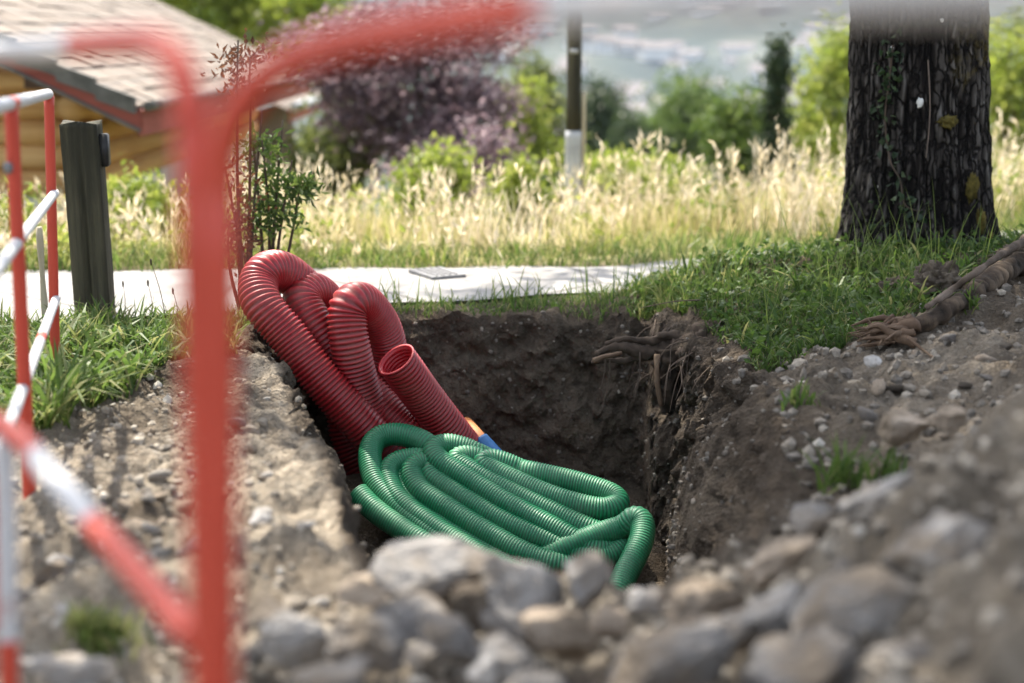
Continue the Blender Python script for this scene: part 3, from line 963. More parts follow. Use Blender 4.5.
HOSE = [(55, 283, 0), (110, 335, 0), (190, 390, 0), (270, 440, 0), (400, 500, -1.8), (620, 560, -4.6), (740, 540, -4.6), (760, 480, -5.6), (640, 420, -6.6), (450, 330, -6.6), (350, 215, -5.6), (285, 150, -0.6),
        (225, 115, 0), (160, 103, 0), (110, 118, 0), (90, 165, 0), (105, 240, 0), (150, 300, 0), (230, 370, 0), (320, 430, 0), (430, 490, 0), (560, 545, -1.8), (680, 550, -2.7), (720, 500, -5.6), (600, 420, -7), (420, 310, -7), (330, 225, -5.6),
        (265, 185, -0.5), (205, 180, 0), (158, 200, 0), (148, 240, 0), (180, 305, 0.3), (270, 375, 0.3), (380, 445, 0.3), (520, 520, 0), (640, 540, -1.8), (690, 490, -5.6), (560, 400, -7.2), (400, 290, -7), (270, 225, -2.9),
        (213, 225, -0.7), (193, 255, -0.6), (222, 322, -0.5), (300, 375, -0.5), (420, 445, -0.5), (540, 500, -0.7), (650, 510, -2.7), (690, 450, -6.2), (540, 350, -7), (400, 260, -5.6), (310, 205, -0.5),
        (275, 192, 0.3), (237, 192, 0.6), (216, 220, 0.6), (242, 272, 0.6), (330, 332, 0.6), (440, 400, 0.6), (560, 465, 0.5), (680, 500, -0.3), (760, 480, -4.6), (680, 400, -7), (480, 290, -6.6), (340, 215, -2.9),
        (280, 210, 0), (278, 228, 0.4), (310, 255, 0.5), (380, 300, 0.6), (480, 360, 0.6), (600, 415, 0.5), (700, 455, 0.2), (790, 470, -0.2), (850, 440, -0.9), (870, 390, -4.6), (820, 340, -6.6), (700, 290, -6.6), (500, 205, -5.6), (430, 172, -0.8),
        (375, 147, 0.3), (322, 136, 0.8), (284, 150, 1.2), (300, 185, 1.3), (380, 236, 1.3), (480, 300, 1.2), (560, 345, 1.1), (650, 392, 1), (730, 435, 0.6), (800, 450, -0.3), (840, 415, -2.9), (790, 365, -5), (640, 290, -5.4), (500, 212, -3.1), (440, 190, -0.4),
        (405, 174, 0.3), (370, 171, 0.7), (352, 186, 0.9), (400, 220, 1), (500, 272, 0.9), (640, 340, 0.7), (760, 395, 0.3), (820, 400, -0.6), (838, 365, -2.9), (760, 320, -4.8), (620, 255, -3.1), (540, 212, -0.5),
        (495, 192, 0.3), (455, 182, 0.7), (432, 194, 0.9), (480, 224, 1), (600, 278, 0.9), (700, 312, 0.8), (790, 330, 0.6), (836, 316, 0.3), (820, 288, 0), (740, 258, -0.1), (640, 233, -0.2), (540, 214, -0.4), (480, 214, -2.2), (440, 225, -5)]
HOSE2 = [(600, 480, -.8), (660, 452, .4), (720, 428, .9), (790, 402, 1), (845, 385, 1.1), (868, 372, 2.0), (880, 358, 2.6), (897, 356, 2.9), (911, 374, 3.0), (908, 420, 3.0), (888, 470, 2.8), (855, 535, 2.5), (832, 590, 2.3), (800, 640, 1.5)]
def hose_pt(cx, cy, ly):
    u, v = 340 + cx / 3.012, 400 + cy / 3.012
    Y = 4.05 + (595 - v) / 155 * .5 - .028 * ly
    return px(u, v, Y)
hm = MB()
for L in (HOSE, HOSE2):
    Q, rr, gv = corrugated([hose_pt(*p) for p in L], .0395, .0092, depth=.06, smooth=26, sub=4)
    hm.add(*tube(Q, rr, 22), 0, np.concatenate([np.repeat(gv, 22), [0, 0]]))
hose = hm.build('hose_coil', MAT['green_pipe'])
rebase(hose, tuple(hose_pt(480, 300, 0)))
tag(hose, 'coil of green corrugated hose lying in many loops at the bottom of the pit', 'hose')

# ------------------------------------------------------------------ barriers
def banded(Q, rad, bands, sides=18):
    """one tube whose material switches red / white along its length (fractions)"""
    V, F = tube(Q, rad, sides)
    n = len(Q)
    L = np.concatenate([[0], np.cumsum(np.linalg.norm(np.diff(Q, axis=0), axis=1))])
    L /= L[-1]
    ring = np.repeat(np.arange(n - 1), sides)
    tmid = (L[ring] + L[ring + 1]) / 2
    mi = np.zeros(len(F[0]), int)
    for a, b in bands:
        mi[(tmid >= a) & (tmid < b)] = 1
    m = MB()
    m.V.append(V); m.T.append(np.zeros(len(V))); m.n = len(V)
    for k, f in enumerate(F):
        m.F.append(f)
        m.M.append(mi if k == 0 else np.full(len(f), mi[0] if k == 1 else mi[-1]))
    return m
RW = [MAT['red_paint'], MAT['white_paint']]

# near barrier running off to the left
r1 = .0128
ba = empty('barrier', 'red and white tube barrier in the left foreground with a low slanting rail', 'barrier', (-.24, 1.08, gh(-.24, 1.08)), group='red and white tube barriers')
# top rail with rounded corner running into its post
top_pts = [px(-330, 66, 2.250), px(0, 52, 1.612), px(60, 47, 1.425), px(120, 42, 1.245), px(152, 42, 1.170), px(175, 58, 1.125), px(187, 88, 1.103), px(192, 130, 1.087)]
Q, s = spline(top_pts, .01)
o1 = banded(smooth_path(Q, 4), r1, [(.0, .16), (.36, .49), (.50, .78)]).build('top_rail', RW)
pt, pb = px(192, 126, 1.087), px(207, 690, 1.087)
foot = pb + (pb - pt).normalized() * .62
Q = np.array([tuple(pt.lerp(foot, k / 20)) for k in range(21)])
o2 = banded(Q, r1, []).build('post', RW)
low = [px(-160, 318, 2.250), px(0, 424, 1.650), px(50, 474, 1.485), px(120, 553, 1.290), px(196, 640, 1.103)]
Q, s = spline(low, .01)
o3 = banded(Q, r1, [(.33, .48), (.635, .79)]).build('low_rail', RW)
lg = [px(5, 436, 1.620), px(7, 560, 1.590), px(9, 690, 1.575), px(10, 900, 1.575)]
Q, s = spline(lg, .01)
o4 = banded(Q, .0115, [(.0, .41)]).build('leg', RW)
q0 = px(-330, 66, 2.250)
Q = np.array([(q0.x, q0.y, q0.z * (1 - k / 20) + .0) for k in range(21)])
o5 = banded(Q, r1, []).build('post', RW)
keep([o1, o2, o3, o4, o5], ba)

# near barrier running to the right along the top of the picture
bb = empty('barrier', 'near red barrier whose post bends into a top rail running right', 'barrier', (-.2, 1.04, gh(-.2, 1.04)), group='red and white tube barriers')
pts = [px(220, 200, 1.050), px(221, 165, 1.050), px(226, 132, 1.042), px(243, 98, 1.035), px(270, 72, 1.020), px(308, 53, 0.998), px(358, 39, 0.968), px(420, 27, 0.930), px(530, 10, 0.870), px(700, -3, 0.795), px(900, -11, 0.728), px(1024, -15, 0.690), px(1250, -22, 0.630)]
Q, s = spline(pts, .008)
Q = smooth_path(Q, 4)
uu = 512 + Q[:, 0] / Q[:, 1] * FPX
ls = s / s[-1]
cut = float(np.interp(545, uu[20:], ls[20:]))
cut2 = float(np.interp(1160, uu[20:], ls[20:]))
o1 = banded(Q, .0132, [(cut, cut2)]).build('top_rail', RW)
pt, pb = px(220, 195, 1.050), px(220, 690, 1.050)
foot = pb + (pb - pt).normalized() * .62
Q = np.array([tuple(pt.lerp(foot, k / 20)) for k in range(21)])
o2 = banded(Q, .0135, []).build('post', RW)
keep([o1, o2], bb)

# barrier behind, seen end on
bc = empty('barrier', 'red posts with white rails of the barrier standing behind at the far left', 'barrier', (-1.1, 3.1, gh(-1.1, 3.1)), group='red and white tube barriers')
YA, YB = 3.0, 4.05
def straight(a, b, n=30):
    return np.array([tuple(a.lerp(b, k / n)) for k in range(n + 1)])
A0, A1 = px(11, 103, YA), px(30, 500, YA)
A1 = A1 + (A1 - A0).normalized() * .1
B0, B1 = px(49, 96, YB), px(56, 385, YB)
B1 = B1 + (B1 - B0).normalized() * .08
parts = [banded(straight(A0, A1), .0145, []).build('post', RW), banded(straight(B0, B1), .0140, []).build('post', RW)]
ext = lambda a, b, k: b + (b - a) * k
ta, tb = px(12, 103, YA), px(48, 94, YB)
parts.append(banded(straight(tb, ext(tb, ta, .7)), .0145, [(0, .55), (.62, 1.0)]).build('rail', RW))
ma, mb_ = px(17, 243, YA), px(54, 194, YB)
parts.append(banded(straight(ext(ma, mb_, .03), ext(mb_, ma, .7)), .0125, [(0, .56), (.6, 1)]).build('rail', RW))
la, lb = px(23, 388, YA), px(56, 299, YB)
parts.append(banded(straight(ext(la, lb, .03), ext(lb, la, .7)), .0125, [(0, .30), (.34, .56), (.6, 1)]).build('rail', RW))
e0, e1 = ext(tb, ta, .7), ext(lb, la, .7)
parts.append(banded(straight(e0, Vector((e1.x, e1.y, gh(e1.x, e1.y) - .05))), .0165, []).build('post', RW))
kn = MB().add(*blob(px(8, 168, YA - .02), .010, .012, .013, 4, 2, .1)).build('bolt', MAT['dark_grey'])
parts.append(kn)
keep(parts, bc)

# ------------------------------------------------------------------ timber post, stake, dark slab on the path
wp = empty('timber_post', 'thick dark weathered timber post leaning slightly beside the path', 'post', (-1.5, 5.1, 0))
t0, t1 = px(81, 122, 5.1), px(97, 330, 5.1)
axis = (t0 - t1).normalized()
n = 40
sec = [(-.066, -.03), (-.03, -.062), (.045, -.058), (.066, -.02), (.06, .06), (-.05, .066)]
# denser square-ish section with a deep drying crack in the front face
ang_s = np.linspace(0, 2 * math.pi, 48, endpoint=False)
rs = .066 / np.maximum(np.abs(np.cos(ang_s)), np.abs(np.sin(ang_s))) ** .85
crack = np.exp(-((np.angle(np.exp(1j * (ang_s - (-math.pi / 2 - .05)))) / .09) ** 2)) * .024
Vp = []
for k in range(n + 1):
    c = t1.lerp(t0, k / n)
    zc = k / n
    rr = rs - crack * (.6 + .4 * math.sin(zc * 5)) + .0025 * fbm(np.cos(ang_s) * 8, np.sin(ang_s) * 8, zc * 3, 3, 12)
    yaw = .12
    for a, q in zip(ang_s, rr):
        Vp.append((c.x + q * math.cos(a + yaw), c.y + q * math.sin(a + yaw), c.z + (.006 * math.sin(a * 3) if k == n else 0)))
Vp = np.array(Vp)
i = np.arange(n)[:, None]
j = np.arange(48)[None, :]
k2 = (j + 1) % 48
F = np.stack([i * 48 + j, i * 48 + k2, (i + 1) * 48 + k2, (i + 1) * 48 + j], -1).reshape(-1, 4)
Vp = np.vstack([Vp, np.array([tuple(t0 + Vector((0, 0, -.004)))])])
jj = np.arange(48)
capf = np.stack([n * 48 + jj, n * 48 + (jj + 1) % 48, np.full(48, len(Vp) - 1)], 1)
body = MB().add(Vp, [F, capf]).build('post_body', MAT['post_wood'])
pc = px(104, 150, 5.1)
refl = MB().add(*box(pc.x, pc.y, pc.z, .034, .06, .115, .1, .004)).build('marker_plate', MAT['black'])
keep([body, refl], wp)

sk = px(39, 227, 4.85)
Q = np.array([tuple(sk.lerp(Vector((sk.x + .0, sk.y, -.05)), k / 12)) for k in range(13)])
so = MB().add(*tube(Q, .011 + .002 * np.sin(np.arange(13)), 8)).build('stake', MAT['pale_wood'])
rebase(so, (sk.x, sk.y, 0))
tag(so, 'thin pale wooden stake in the grass between the two red barrier posts', 'stake')

dc = px(437, 278.5, 5.97)  # flat dark slab with raised bars, laid on the path
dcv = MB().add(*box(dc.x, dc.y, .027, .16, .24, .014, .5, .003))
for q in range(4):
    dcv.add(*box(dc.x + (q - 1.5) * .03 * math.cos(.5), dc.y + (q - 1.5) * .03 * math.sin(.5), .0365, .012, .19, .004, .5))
do = dcv.build('dark_slab', MAT['dark_grey'], smooth=False)
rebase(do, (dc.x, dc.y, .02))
tag(do, 'small dark slab with raised bars on the pale path behind the pit', 'drain cover')

# ------------------------------------------------------------------ house with tiled roof
EX, EZ, Y0, Y1 = -2.35, .585, 9.0, 16.7
SL = math.tan(R(26))
RX = -6.4
house = empty('house', 'golden log house with a wide weathered tile roof and red eaves boards', 'house', (-4.6, 12.5, -1.2))
hp = []
def roof_slope(ex, ez, ya, yb, rx, course=.15, th=.02, flip=1):
    m = MB()
    n = int(abs(rx - ex) / course)
    for k in range(n):
        xa = ex + (rx - ex) * k / n
        xb = ex + (rx - ex) * (k + 1) / n + (.05 if rx > ex else -.05)
        zl = ez + abs(xa - ex) * SL + .018
        zh = ez + abs(xb - ex) * SL + .006
        ny = int((yb - ya) / .24)
        ysx = np.linspace(ya, yb, ny + 1)
        for q in range(ny):
            dz = .004 * rng.normal()
            a, b = ysx[q] + .004, ysx[q + 1] - .004
            v = np.array([(xa, a, zl + dz), (xa, b, zl + dz), (xb, b, zh + dz), (xb, a, zh + dz),
                          (xa, a, zl - th + dz), (xa, b, zl - th + dz), (xb, b, zh - th + dz), (xb, a, zh - th + dz)])
            m.add(v, np.array([[0, 1, 2, 3], [4, 7, 6, 5], [0, 4, 5, 1], [2, 6, 7, 3], [1, 5, 6, 2], [0, 3, 7, 4]]))
    return m
rf = roof_slope(EX, EZ, Y0, Y1, RX)
rf2 = roof_slope(2 * RX - EX, EZ, Y0, Y1, RX)
hp.append(rf.build('roof', MAT['roof'], smooth=False))
hp.append(rf2.build('roof', MAT['roof'], smooth=False))
# verge tiles: dark stepped row along the near gable edge
vm = MB()
nst = 17
for k in range(nst):
    xa = EX - (EX - RX) * k / nst
    xb = EX - (EX - RX) * (k + 1) / nst
    za, zb = EZ + (EX - xa) * SL, EZ + (EX - xb) * SL
    v = np.array([(xa, Y0 - .05, za + .065), (xb, Y0 - .05, zb + .035), (xb, Y0 - .05, zb - .07), (xa, Y0 - .05, za - .04)])
    v2 = v + np.array([0, .06, 0])
    vm.add(np.vstack([v, v2]), np.array([[0, 1, 2, 3], [7, 6, 5, 4], [0, 4, 5, 1], [2, 6, 7, 3], [1, 5, 6, 2], [0, 3, 7, 4]]))
MAT['dark_tile'] = noisy_mat('dark_verge_tile', [(0.3, (0.06, 0.06, 0.055)), (0.7, (0.14, 0.135, 0.125))], 9, 0.85, 0.3, 0.003)
hp.append(vm.build('verge_tiles', MAT['dark_tile'], smooth=False))
def slab(p, q, th, w_dir, mat, name):
    """board from p to q, thickness along w_dir, height th (downwards)"""
    p, q, wd = Vector(p), Vector(q), Vector(w_dir)
    v = np.array([tuple(a + b + c) for a in (p, q) for b in (Vector(), wd) for c in (Vector(), Vector((0, 0, -th)))])
    f = np.array([[0, 1, 3, 2], [4, 6, 7, 5], [0, 4, 5, 1], [2, 3, 7, 6], [0, 2, 6, 4], [1, 5, 7, 3]])
    return MB().add(v, f).build(name, mat, smooth=False)
hp.append(slab((EX + .02, Y0 - .02, EZ - .045), (RX, Y0 - .02, EZ - .045 + (EX - RX) * SL), .085, (0, .03, 0), MAT['red_board'], 'bargeboard'))
hp.append(slab((EX + .02, Y0 - .04, EZ - .132), (RX, Y0 - .04, EZ - .132 + (EX - RX) * SL), .022, (0, .06, 0), MAT['dark_tile'], 'drip_trim'))
hp.append(slab((EX + .0, Y0 + .012, EZ - .02), (EX + .0, Y1, EZ - .02), .16, (.03, 0, 0), MAT['red_board'], 'fascia'))
gq = np.array([(EX + .075, Y0 + (Y1 - Y0) * k / 20, EZ + .005) for k in range(21)])
hp.append(MB().add(*tube(gq, .032, 12)).build('gutter', MAT['dark_tile']))
soff = MB()
soff.add(np.array([(EX, Y0 + .012, EZ - .03), (EX, Y1, EZ - .03), (RX, Y1, EZ - .03 + (EX - RX) * SL), (RX, Y0 + .012, EZ - .03 + (EX - RX) * SL)]), np.array([[0, 1, 2, 3]]))
hp.append(soff.build('soffit', MAT['dark_wood'], smooth=False))
# log walls: stacked rounded logs on the gable and the long side
WX, WY = -2.95, 9.8
lw = MB()
zlog = -.05
for k in range(14):
    z = zlog + .17 * k + .085
    xl = min(WX, EX - (z + .09 - EZ + .06) / SL) if z + .09 > EZ - .06 else WX
    x_end = xl + (.16 if xl == WX else -.05)
    q = np.array([(x_end - (x_end + 9.6) * i_ / 12, WY, z) for i_ in range(13)])
    lw.add(*tube(q, .092, 12))
    if z < .62:
        q = np.array([(WX, WY - .16 + (Y1 - .6 - WY + .16) * i_ / 12, z) for i_ in range(13)])
        lw.add(*tube(q, .092, 12))
hp.append(lw.build('wall', MAT['log']))
pl = MB().add(*box((WX - 9.6) / 2, WY + .12, -1.05, abs(-9.6 - WX), .2, 2.0)).add(*box(WX - .1, (WY + Y1 - .6) / 2 + .1, -1.05, .2, Y1 - .6 - WY - .1, 1.99))
hp.append(pl.build('plinth', MAT['render_white'], smooth=False))
# purlin ends under the overhang
for dx in (.35, 1.5, 2.65):
    x = EX - dx - .3
    hp.append(MB().add(*box(x, 9.45, EZ + (EX - x) * SL - .13, .13, .75, .15)).build('purlin', MAT['dark_wood'], smooth=False))
wn = MB().add(*box(-4.2, WY - .1, .45, .8, .06, .62))
hw = wn.build('window', MAT['dark_wood'], smooth=False)
pn_ = MB().add(*box(-4.2, WY - .135, .45, .66, .02, .5)).build('pane', MAT['glass'], smooth=False)
hp.append(hw)
keep(hp, house)
pn_.parent = hw

# lower annex roof further back
ann = empty('annex', 'lower pale-roofed annex with a dark open shelter beyond the log house', 'annex', (-4, 19, -1.5))
AE, AZ = -2.72, .16
ar = roof_slope(AE, AZ, 17.4, 21.5, -4.6, .3)
ap_ = [ar.build('roof', MAT['roof'], smooth=False)]
ap_.append(slab((AE + .02, 17.38, AZ), (AE + .02, 21.5, AZ), .14, (.03, 0, 0), MAT['red_board'], 'fascia'))
gq = np.array([(AE + .09, 17.35 + 4.2 * k / 10, AZ + .04) for k in range(11)])
ap_.append(MB().add(*tube(gq, .055, 10)).build('gutter', MAT['metal']))
aw = MB().add(*box(-3.3, 19.5, -.9, .14, 3.6, 2.0)).add(*box(-4.0, 17.7, -.9, 1.3, .14, 2.1))
ap_.append(aw.build('wall', MAT['dark_wood'], smooth=False))
keep(ap_, ann)

# ------------------------------------------------------------------ utility pole
PX_ = px(573, 200, 9.0).x
gp = gh(PX_, 9.0)
pole = empty('utility_pole', 'tall dark wooden pole with a pale metal sleeve rising out of the meadow', 'pole', (PX_, 9.0, gp))
zs = px(573, 131, 9.0).z
Q = np.array([(PX_, 9.0, zs + (6.2 - zs) * k / 30) for k in range(31)])
o1 = MB().add(*tube(Q, .047 - .008 * np.arange(31) / 30, 16)).build('pole_shaft', MAT['post_wood'])
Q = np.array([(PX_, 9.0, gp - .2 + (zs + .002 - gp + .2) * k / 20) for k in range(21)])
o2 = MB().add(*tube(Q, .052, 16)).build('pole_sleeve', MAT['metal'])
Q = np.array([(PX_ + .062, 8.985, gp - .1 + (px(582, 92, 9).z - gp + .1) * k / 20) for k in range(21)])
o3 = MB().add(*tube(Q, .012, 8)).build('cable', MAT['pale_wood'])
nb = px(574, 51, 8.95)
o4 = MB().add(*box(nb.x, nb.y, nb.z, .05, .012, .03, 0, .003)).build('marker_plate', MAT['metal'])
keep([o1, o2, o3, o4], pole)

# ------------------------------------------------------------------ foliage plants
def plant(name, label, cat, base, crowns, leafmat, n, lsize, stems=None, group=None, stem_mat='twig', clump=.22, nclump=60, seed=1, shape='ball', droop=0.0, ratio=.55):
    """crowns: list of (centre, radii); leaves gathered in clumps through the volume, thinner to the middle"""
    r = np.random.default_rng(seed)
    root = empty(name, label, cat, tuple(base), group=group)
    pts, tnt = [], []
    wts = np.array([c[1][0] * c[1][1] * c[1][2] for c in crowns]) ** .66
    wts = wts / wts.sum()
    for (c, rad), wt in zip(crowns, wts):
        c, rad = np.array(tuple(c)), np.array(rad)
        k = max(3, int(nclump * wt))
        if shape == 'cone':
            h = r.random(k) ** 1.4
            a = r.uniform(0, 2 * math.pi, k)
            rr = (1 - h) * r.uniform(.45, 1, k)
            cc = np.stack([np.cos(a) * rr, np.sin(a) * rr, h * 2 - 1], 1) * rad + c
        else:
            d = unit(r.normal(size=(k, 3)))
            cc = d * (r.random(k) ** .4)[:, None]
            cc = cc * (1 + .22 * fbm(d[:, 0] * 2.2, d[:, 1] * 2.2, d[:, 2] * 2.2, 2, seed))[:, None]
            cc = cc * rad + c
        m = max(4, int(n * wt / k))
        for q in range(k):
            s = clump * r.uniform(.6, 1.3)
            l = cc[q] + r.normal(size=(m, 3)) * s * np.array([1, 1, .7])
            pts.append(l)
            tnt.append(np.clip(r.normal(.45, .16) + r.normal(0, .15, m), 0, 1))
    pts, tnt = np.concatenate(pts), np.concatenate(tnt)
    D = r.normal(size=pts.shape) + np.array([0, 0, -droop])
    V, F = leaves(pts, D, lsize * r.uniform(.6, 1.25, len(pts)), lsize * ratio * r.uniform(.7, 1.2, len(pts)))
    cr_ = MB().add(V, F, 0, np.repeat(tnt, 4)).build('crown', MAT[leafmat], smooth=False)
    parts = [cr_]
    b = Vector(base)
    sm = MB()
    if stems is None:
        rmax = max(c[1][2] for c in crowns)
        stems = []
        for (c, rad) in crowns:
            c = Vector(c)
            tip = c + Vector((0, 0, rad[2] * .75))
            stems.append(([b - Vector((0, 0, .15)), b.lerp(c, .5) + Vector((.04, 0, .05)), c, tip], .05 * rmax + .012, .008))
            for q in range(5):
                dd = Vector(unit(r.normal(size=3)))
                e = c + Vector((dd.x * rad[0], dd.y * rad[1], abs(dd.z) * rad[2])) * .8
                stems.append(([b.lerp(c, .6), c.lerp(e, .4) - Vector((0, 0, .04)), e], .022 * rmax + .006, .004))
    for pts_, ra, rb in stems:
        sm.add(*limb(pts_, ra, rb, .06, 7), tint=.5)
    parts.append(sm.build('trunk', MAT[stem_mat]))
    keep(parts, root)
    return root

def crown_px(u, v, w_, h_, Y, dy=None):
    c = px(u, v, Y)
    rx_ = w_ / 2 / FPX * Y
    return (c, (rx_, dy or rx_ * .9, h_ / 2 / FPX * Y))

def on_ground(u, Y):
    x = (u - 512) / FPX * Y * 1.0
    return Vector((x, Y, gh(x, Y)))

plant('purple_shrub', 'large purple-leaved shrub behind the meadow left of the pole', 'shrub', on_ground(470, 13),
      [crown_px(420, 95, 200, 150, 13), crown_px(455, 140, 130, 130, 12.6), crown_px(360, 75, 110, 110, 13.2), crown_px(484, 190, 44, 60, 11.2), crown_px(478, 165, 80, 80, 11.5), crown_px(450, 160, 120, 80, 12), crown_px(430, 30, 190, 90, 13.2), crown_px(330, 40, 90, 80, 13)],
      'purple_leaf', 17000, .075, clump=.13, nclump=190, seed=3)
plant('bush', 'olive green bush below the purple shrub beside the annex', 'bush', on_ground(345, 13.8), [crown_px(345, 140, 80, 110, 13.8), crown_px(322, 165, 60, 70, 13.6)], 'olive_leaf', 5000, .09, clump=.14, nclump=60, seed=4)
plant('bush', 'narrow yellow-green bush against the right side of the purple shrub', 'bush', on_ground(530, 14), [crown_px(528, 130, 42, 110, 14), crown_px(520, 180, 46, 70, 13.6)], 'yellow_leaf', 3600, .08, clump=.12, nclump=50, seed=5)
plant('bush', 'dark green bush low in the meadow left of the pole sleeve', 'bush', on_ground(545, 10.2), [crown_px(545, 215, 44, 60, 10.2)], 'dark_leaf', 2200, .07, clump=.09, nclump=30, seed=6)
plant('bush', 'bright yellow-green bush below the log wall beside the timber post', 'bush', on_ground(150, 8.2), [crown_px(152, 216, 90, 78, 8.2), crown_px(122, 232, 70, 50, 8.0)], 'yellow_leaf', 5000, .055, clump=.08, nclump=80, seed=7)
plant('bush', 'small yellow-green bush poking out of the pale grass under the purple shrub', 'bush', on_ground(442, 9.5), [crown_px(442, 176, 44, 52, 9.5), crown_px(425, 205, 60, 50, 9.3)], 'yellow_leaf', 2600, .06, clump=.08, nclump=40, seed=8)
plant('bush', 'low yellow-green bush at the foot of the utility pole', 'bush', on_ground(620, 10.5), [crown_px(615, 185, 90, 50, 10.5), crown_px(660, 180, 70, 40, 10.8)], 'yellow_leaf', 3600, .06, clump=.1, nclump=60, seed=9)
plant('bush', 'spreading light green bush in the meadow below the pale tree', 'bush', on_ground(520, 9.6), [crown_px(520, 200, 46, 64, 9.6)], 'yellow_leaf', 1600, .06, clump=.09, nclump=28, seed=19)

plant('conifer', 'tall thin dark conifer beyond the meadow left of the thick trunk', 'conifer', on_ground(777, 14.6), [crown_px(776, 112, 34, 150, 14.6)], 'dark_leaf', 3000, .08, clump=.06, nclump=110, seed=10, shape='cone', droop=.5)
plant('tree', 'dark green bushy tree at the left edge of the pale green trees', 'tree', on_ground(745, 15.5), [crown_px(738, 135, 50, 100, 15.5), crown_px(748, 170, 56, 56, 15.3)], 'green_leaf', 4600, .085, clump=.13, nclump=60, seed=11)
plant('tree', 'pale yellow-green tree directly left of the thick trunk', 'tree', on_ground(825, 16), [crown_px(824, 110, 70, 120, 16), crown_px(808, 155, 70, 60, 15.6), crown_px(845, 60, 50, 80, 16.3)], 'yellow_leaf', 4200, .095, clump=.16, nclump=90, seed=12)
plant('tree', 'pale green tree right of the thick trunk at the frame edge', 'tree', on_ground(1010, 14.5), [crown_px(1005, 120, 90, 190, 14.5), crown_px(1050, 80, 110, 150, 14.8), crown_px(985, 60, 50, 80, 15)], 'yellow_leaf', 5600, .09, clump=.16, nclump=110, seed=13)
plant('tree', 'leafy green tree rising behind the tiled roof', 'tree', on_ground(245, 25), [crown_px(230, 5, 150, 110, 25), crown_px(300, 15, 90, 90, 24.5), crown_px(190, -30, 120, 90, 25.5)], 'yellow_leaf', 8500, .16, clump=.3, nclump=100, seed=14)
plant('tree', 'broad olive green tree in front of the hazy town', 'tree', on_ground(680, 46), [crown_px(682, 128, 72, 84, 46), crown_px(655, 145, 40, 50, 45)], 'green_leaf', 4200, .26, clump=.4, nclump=60, seed=15)
plant('tree', 'narrow dark tree just right of the utility pole', 'tree', on_ground(598, 44), [crown_px(597, 130, 36, 84, 44)], 'dark_leaf', 2400, .26, clump=.35, nclump=36, seed=16)
plant('tree', 'small dark tree between the pole and the broad olive tree', 'tree', on_ground(632, 42), [crown_px(632, 150, 28, 50, 42)], 'dark_leaf', 1600, .24, clump=.3, nclump=26, seed=17)
plant('tree', 'pale feathery tree at the right flank of the purple shrub', 'tree', on_ground(540, 30), [crown_px(534, 100, 46, 110, 30), crown_px(548, 150, 40, 60, 30)], 'olive_leaf', 3200, .16, clump=.25, nclump=46, seed=18)

# shrub by the pit: bare stems, green leaves, and a taller reddish one
def stem_set(us, vtop, Y, base_v=318):
    st = []
    for (ub, ut, vt) in us:
        a, b = px(ub, base_v, Y), px(ut, vt, Y + rng.normal() * .05)
        a.z = -.02
        m = a.lerp(b, .5) + Vector((rng.normal() * .02, rng.normal() * .02, .02))
        st.append(([a, m, b], .009, .003))
    return st
SY = 5.32
plant('sapling', 'leafy green sapling on thin dark stems behind the tallest red pipe', 'sapling', (px(268, 318, SY).x, SY, 0),
      [crown_px(268, 205, 66, 56, SY), crown_px(262, 160, 40, 60, SY), crown_px(295, 185, 40, 40, SY)], 'green_leaf', 800, .042,
      stems=stem_set([(262, 236, 215), (266, 250, 120), (270, 283, 120), (272, 292, 160), (268, 262, 140), (275, 300, 185)], 0, SY), clump=.03, nclump=44, seed=21, ratio=.36)
plant('sapling', 'thin reddish-brown sapling next to the red post with a leafy top before the roof', 'sapling', (px(246, 318, SY - .1).x, SY - .1, 0),
      [crown_px(243, 72, 44, 70, SY), crown_px(237, 205, 32, 120, SY - .1), crown_px(232, 240, 30, 60, SY - .1)], 'red_leaf', 620, .034,
      stems=stem_set([(244, 238, 40), (247, 262, 110), (241, 225, 170), (246, 250, 60), (242, 228, 225)], 0, SY - .1), clump=.035, nclump=60, seed=22, ratio=.4)

# ------------------------------------------------------------------ meadow and grass (uncountable)
def scatter(n, x0, x1, y0, y1, keepf, r=rng):
    x = r.uniform(x0, x1, n)
    y = r.uniform(y0, y1, n)
    k = keepf(x, y)
    x, y = x[k], y[k]
    return np.stack([x, y, ground(x, y)], 1)

# tall dry grass beyond the path
def meadow_keep(x, y):
    k = (y > path_far(x) + .08) & (np.abs(x) < y * .46 + .5) & (fbm(x * 1.3, y * 1.3, 0, 3, 101) > -.3 + .25 * rng.normal(size=len(x)))
    for (bu, by, br_) in ((545, 10.2, .55), (150, 8.2, .5), (442, 9.5, .4), (615, 10.5, .5), (520, 9.6, .4), (470, 13, 1.6), (486, 11.2, .6), (345, 13.8, .8)):
        bx = (bu - 512) / FPX * by
        k &= ~((np.abs(x - bx * y / by) < br_ * .55) & (y > by - 1.6) & (y < by + .4) & (rng.random(len(x)) < .75))
    return k
B1 = scatter(40000, -7, 7.2, 6.1, 15, meadow_keep)
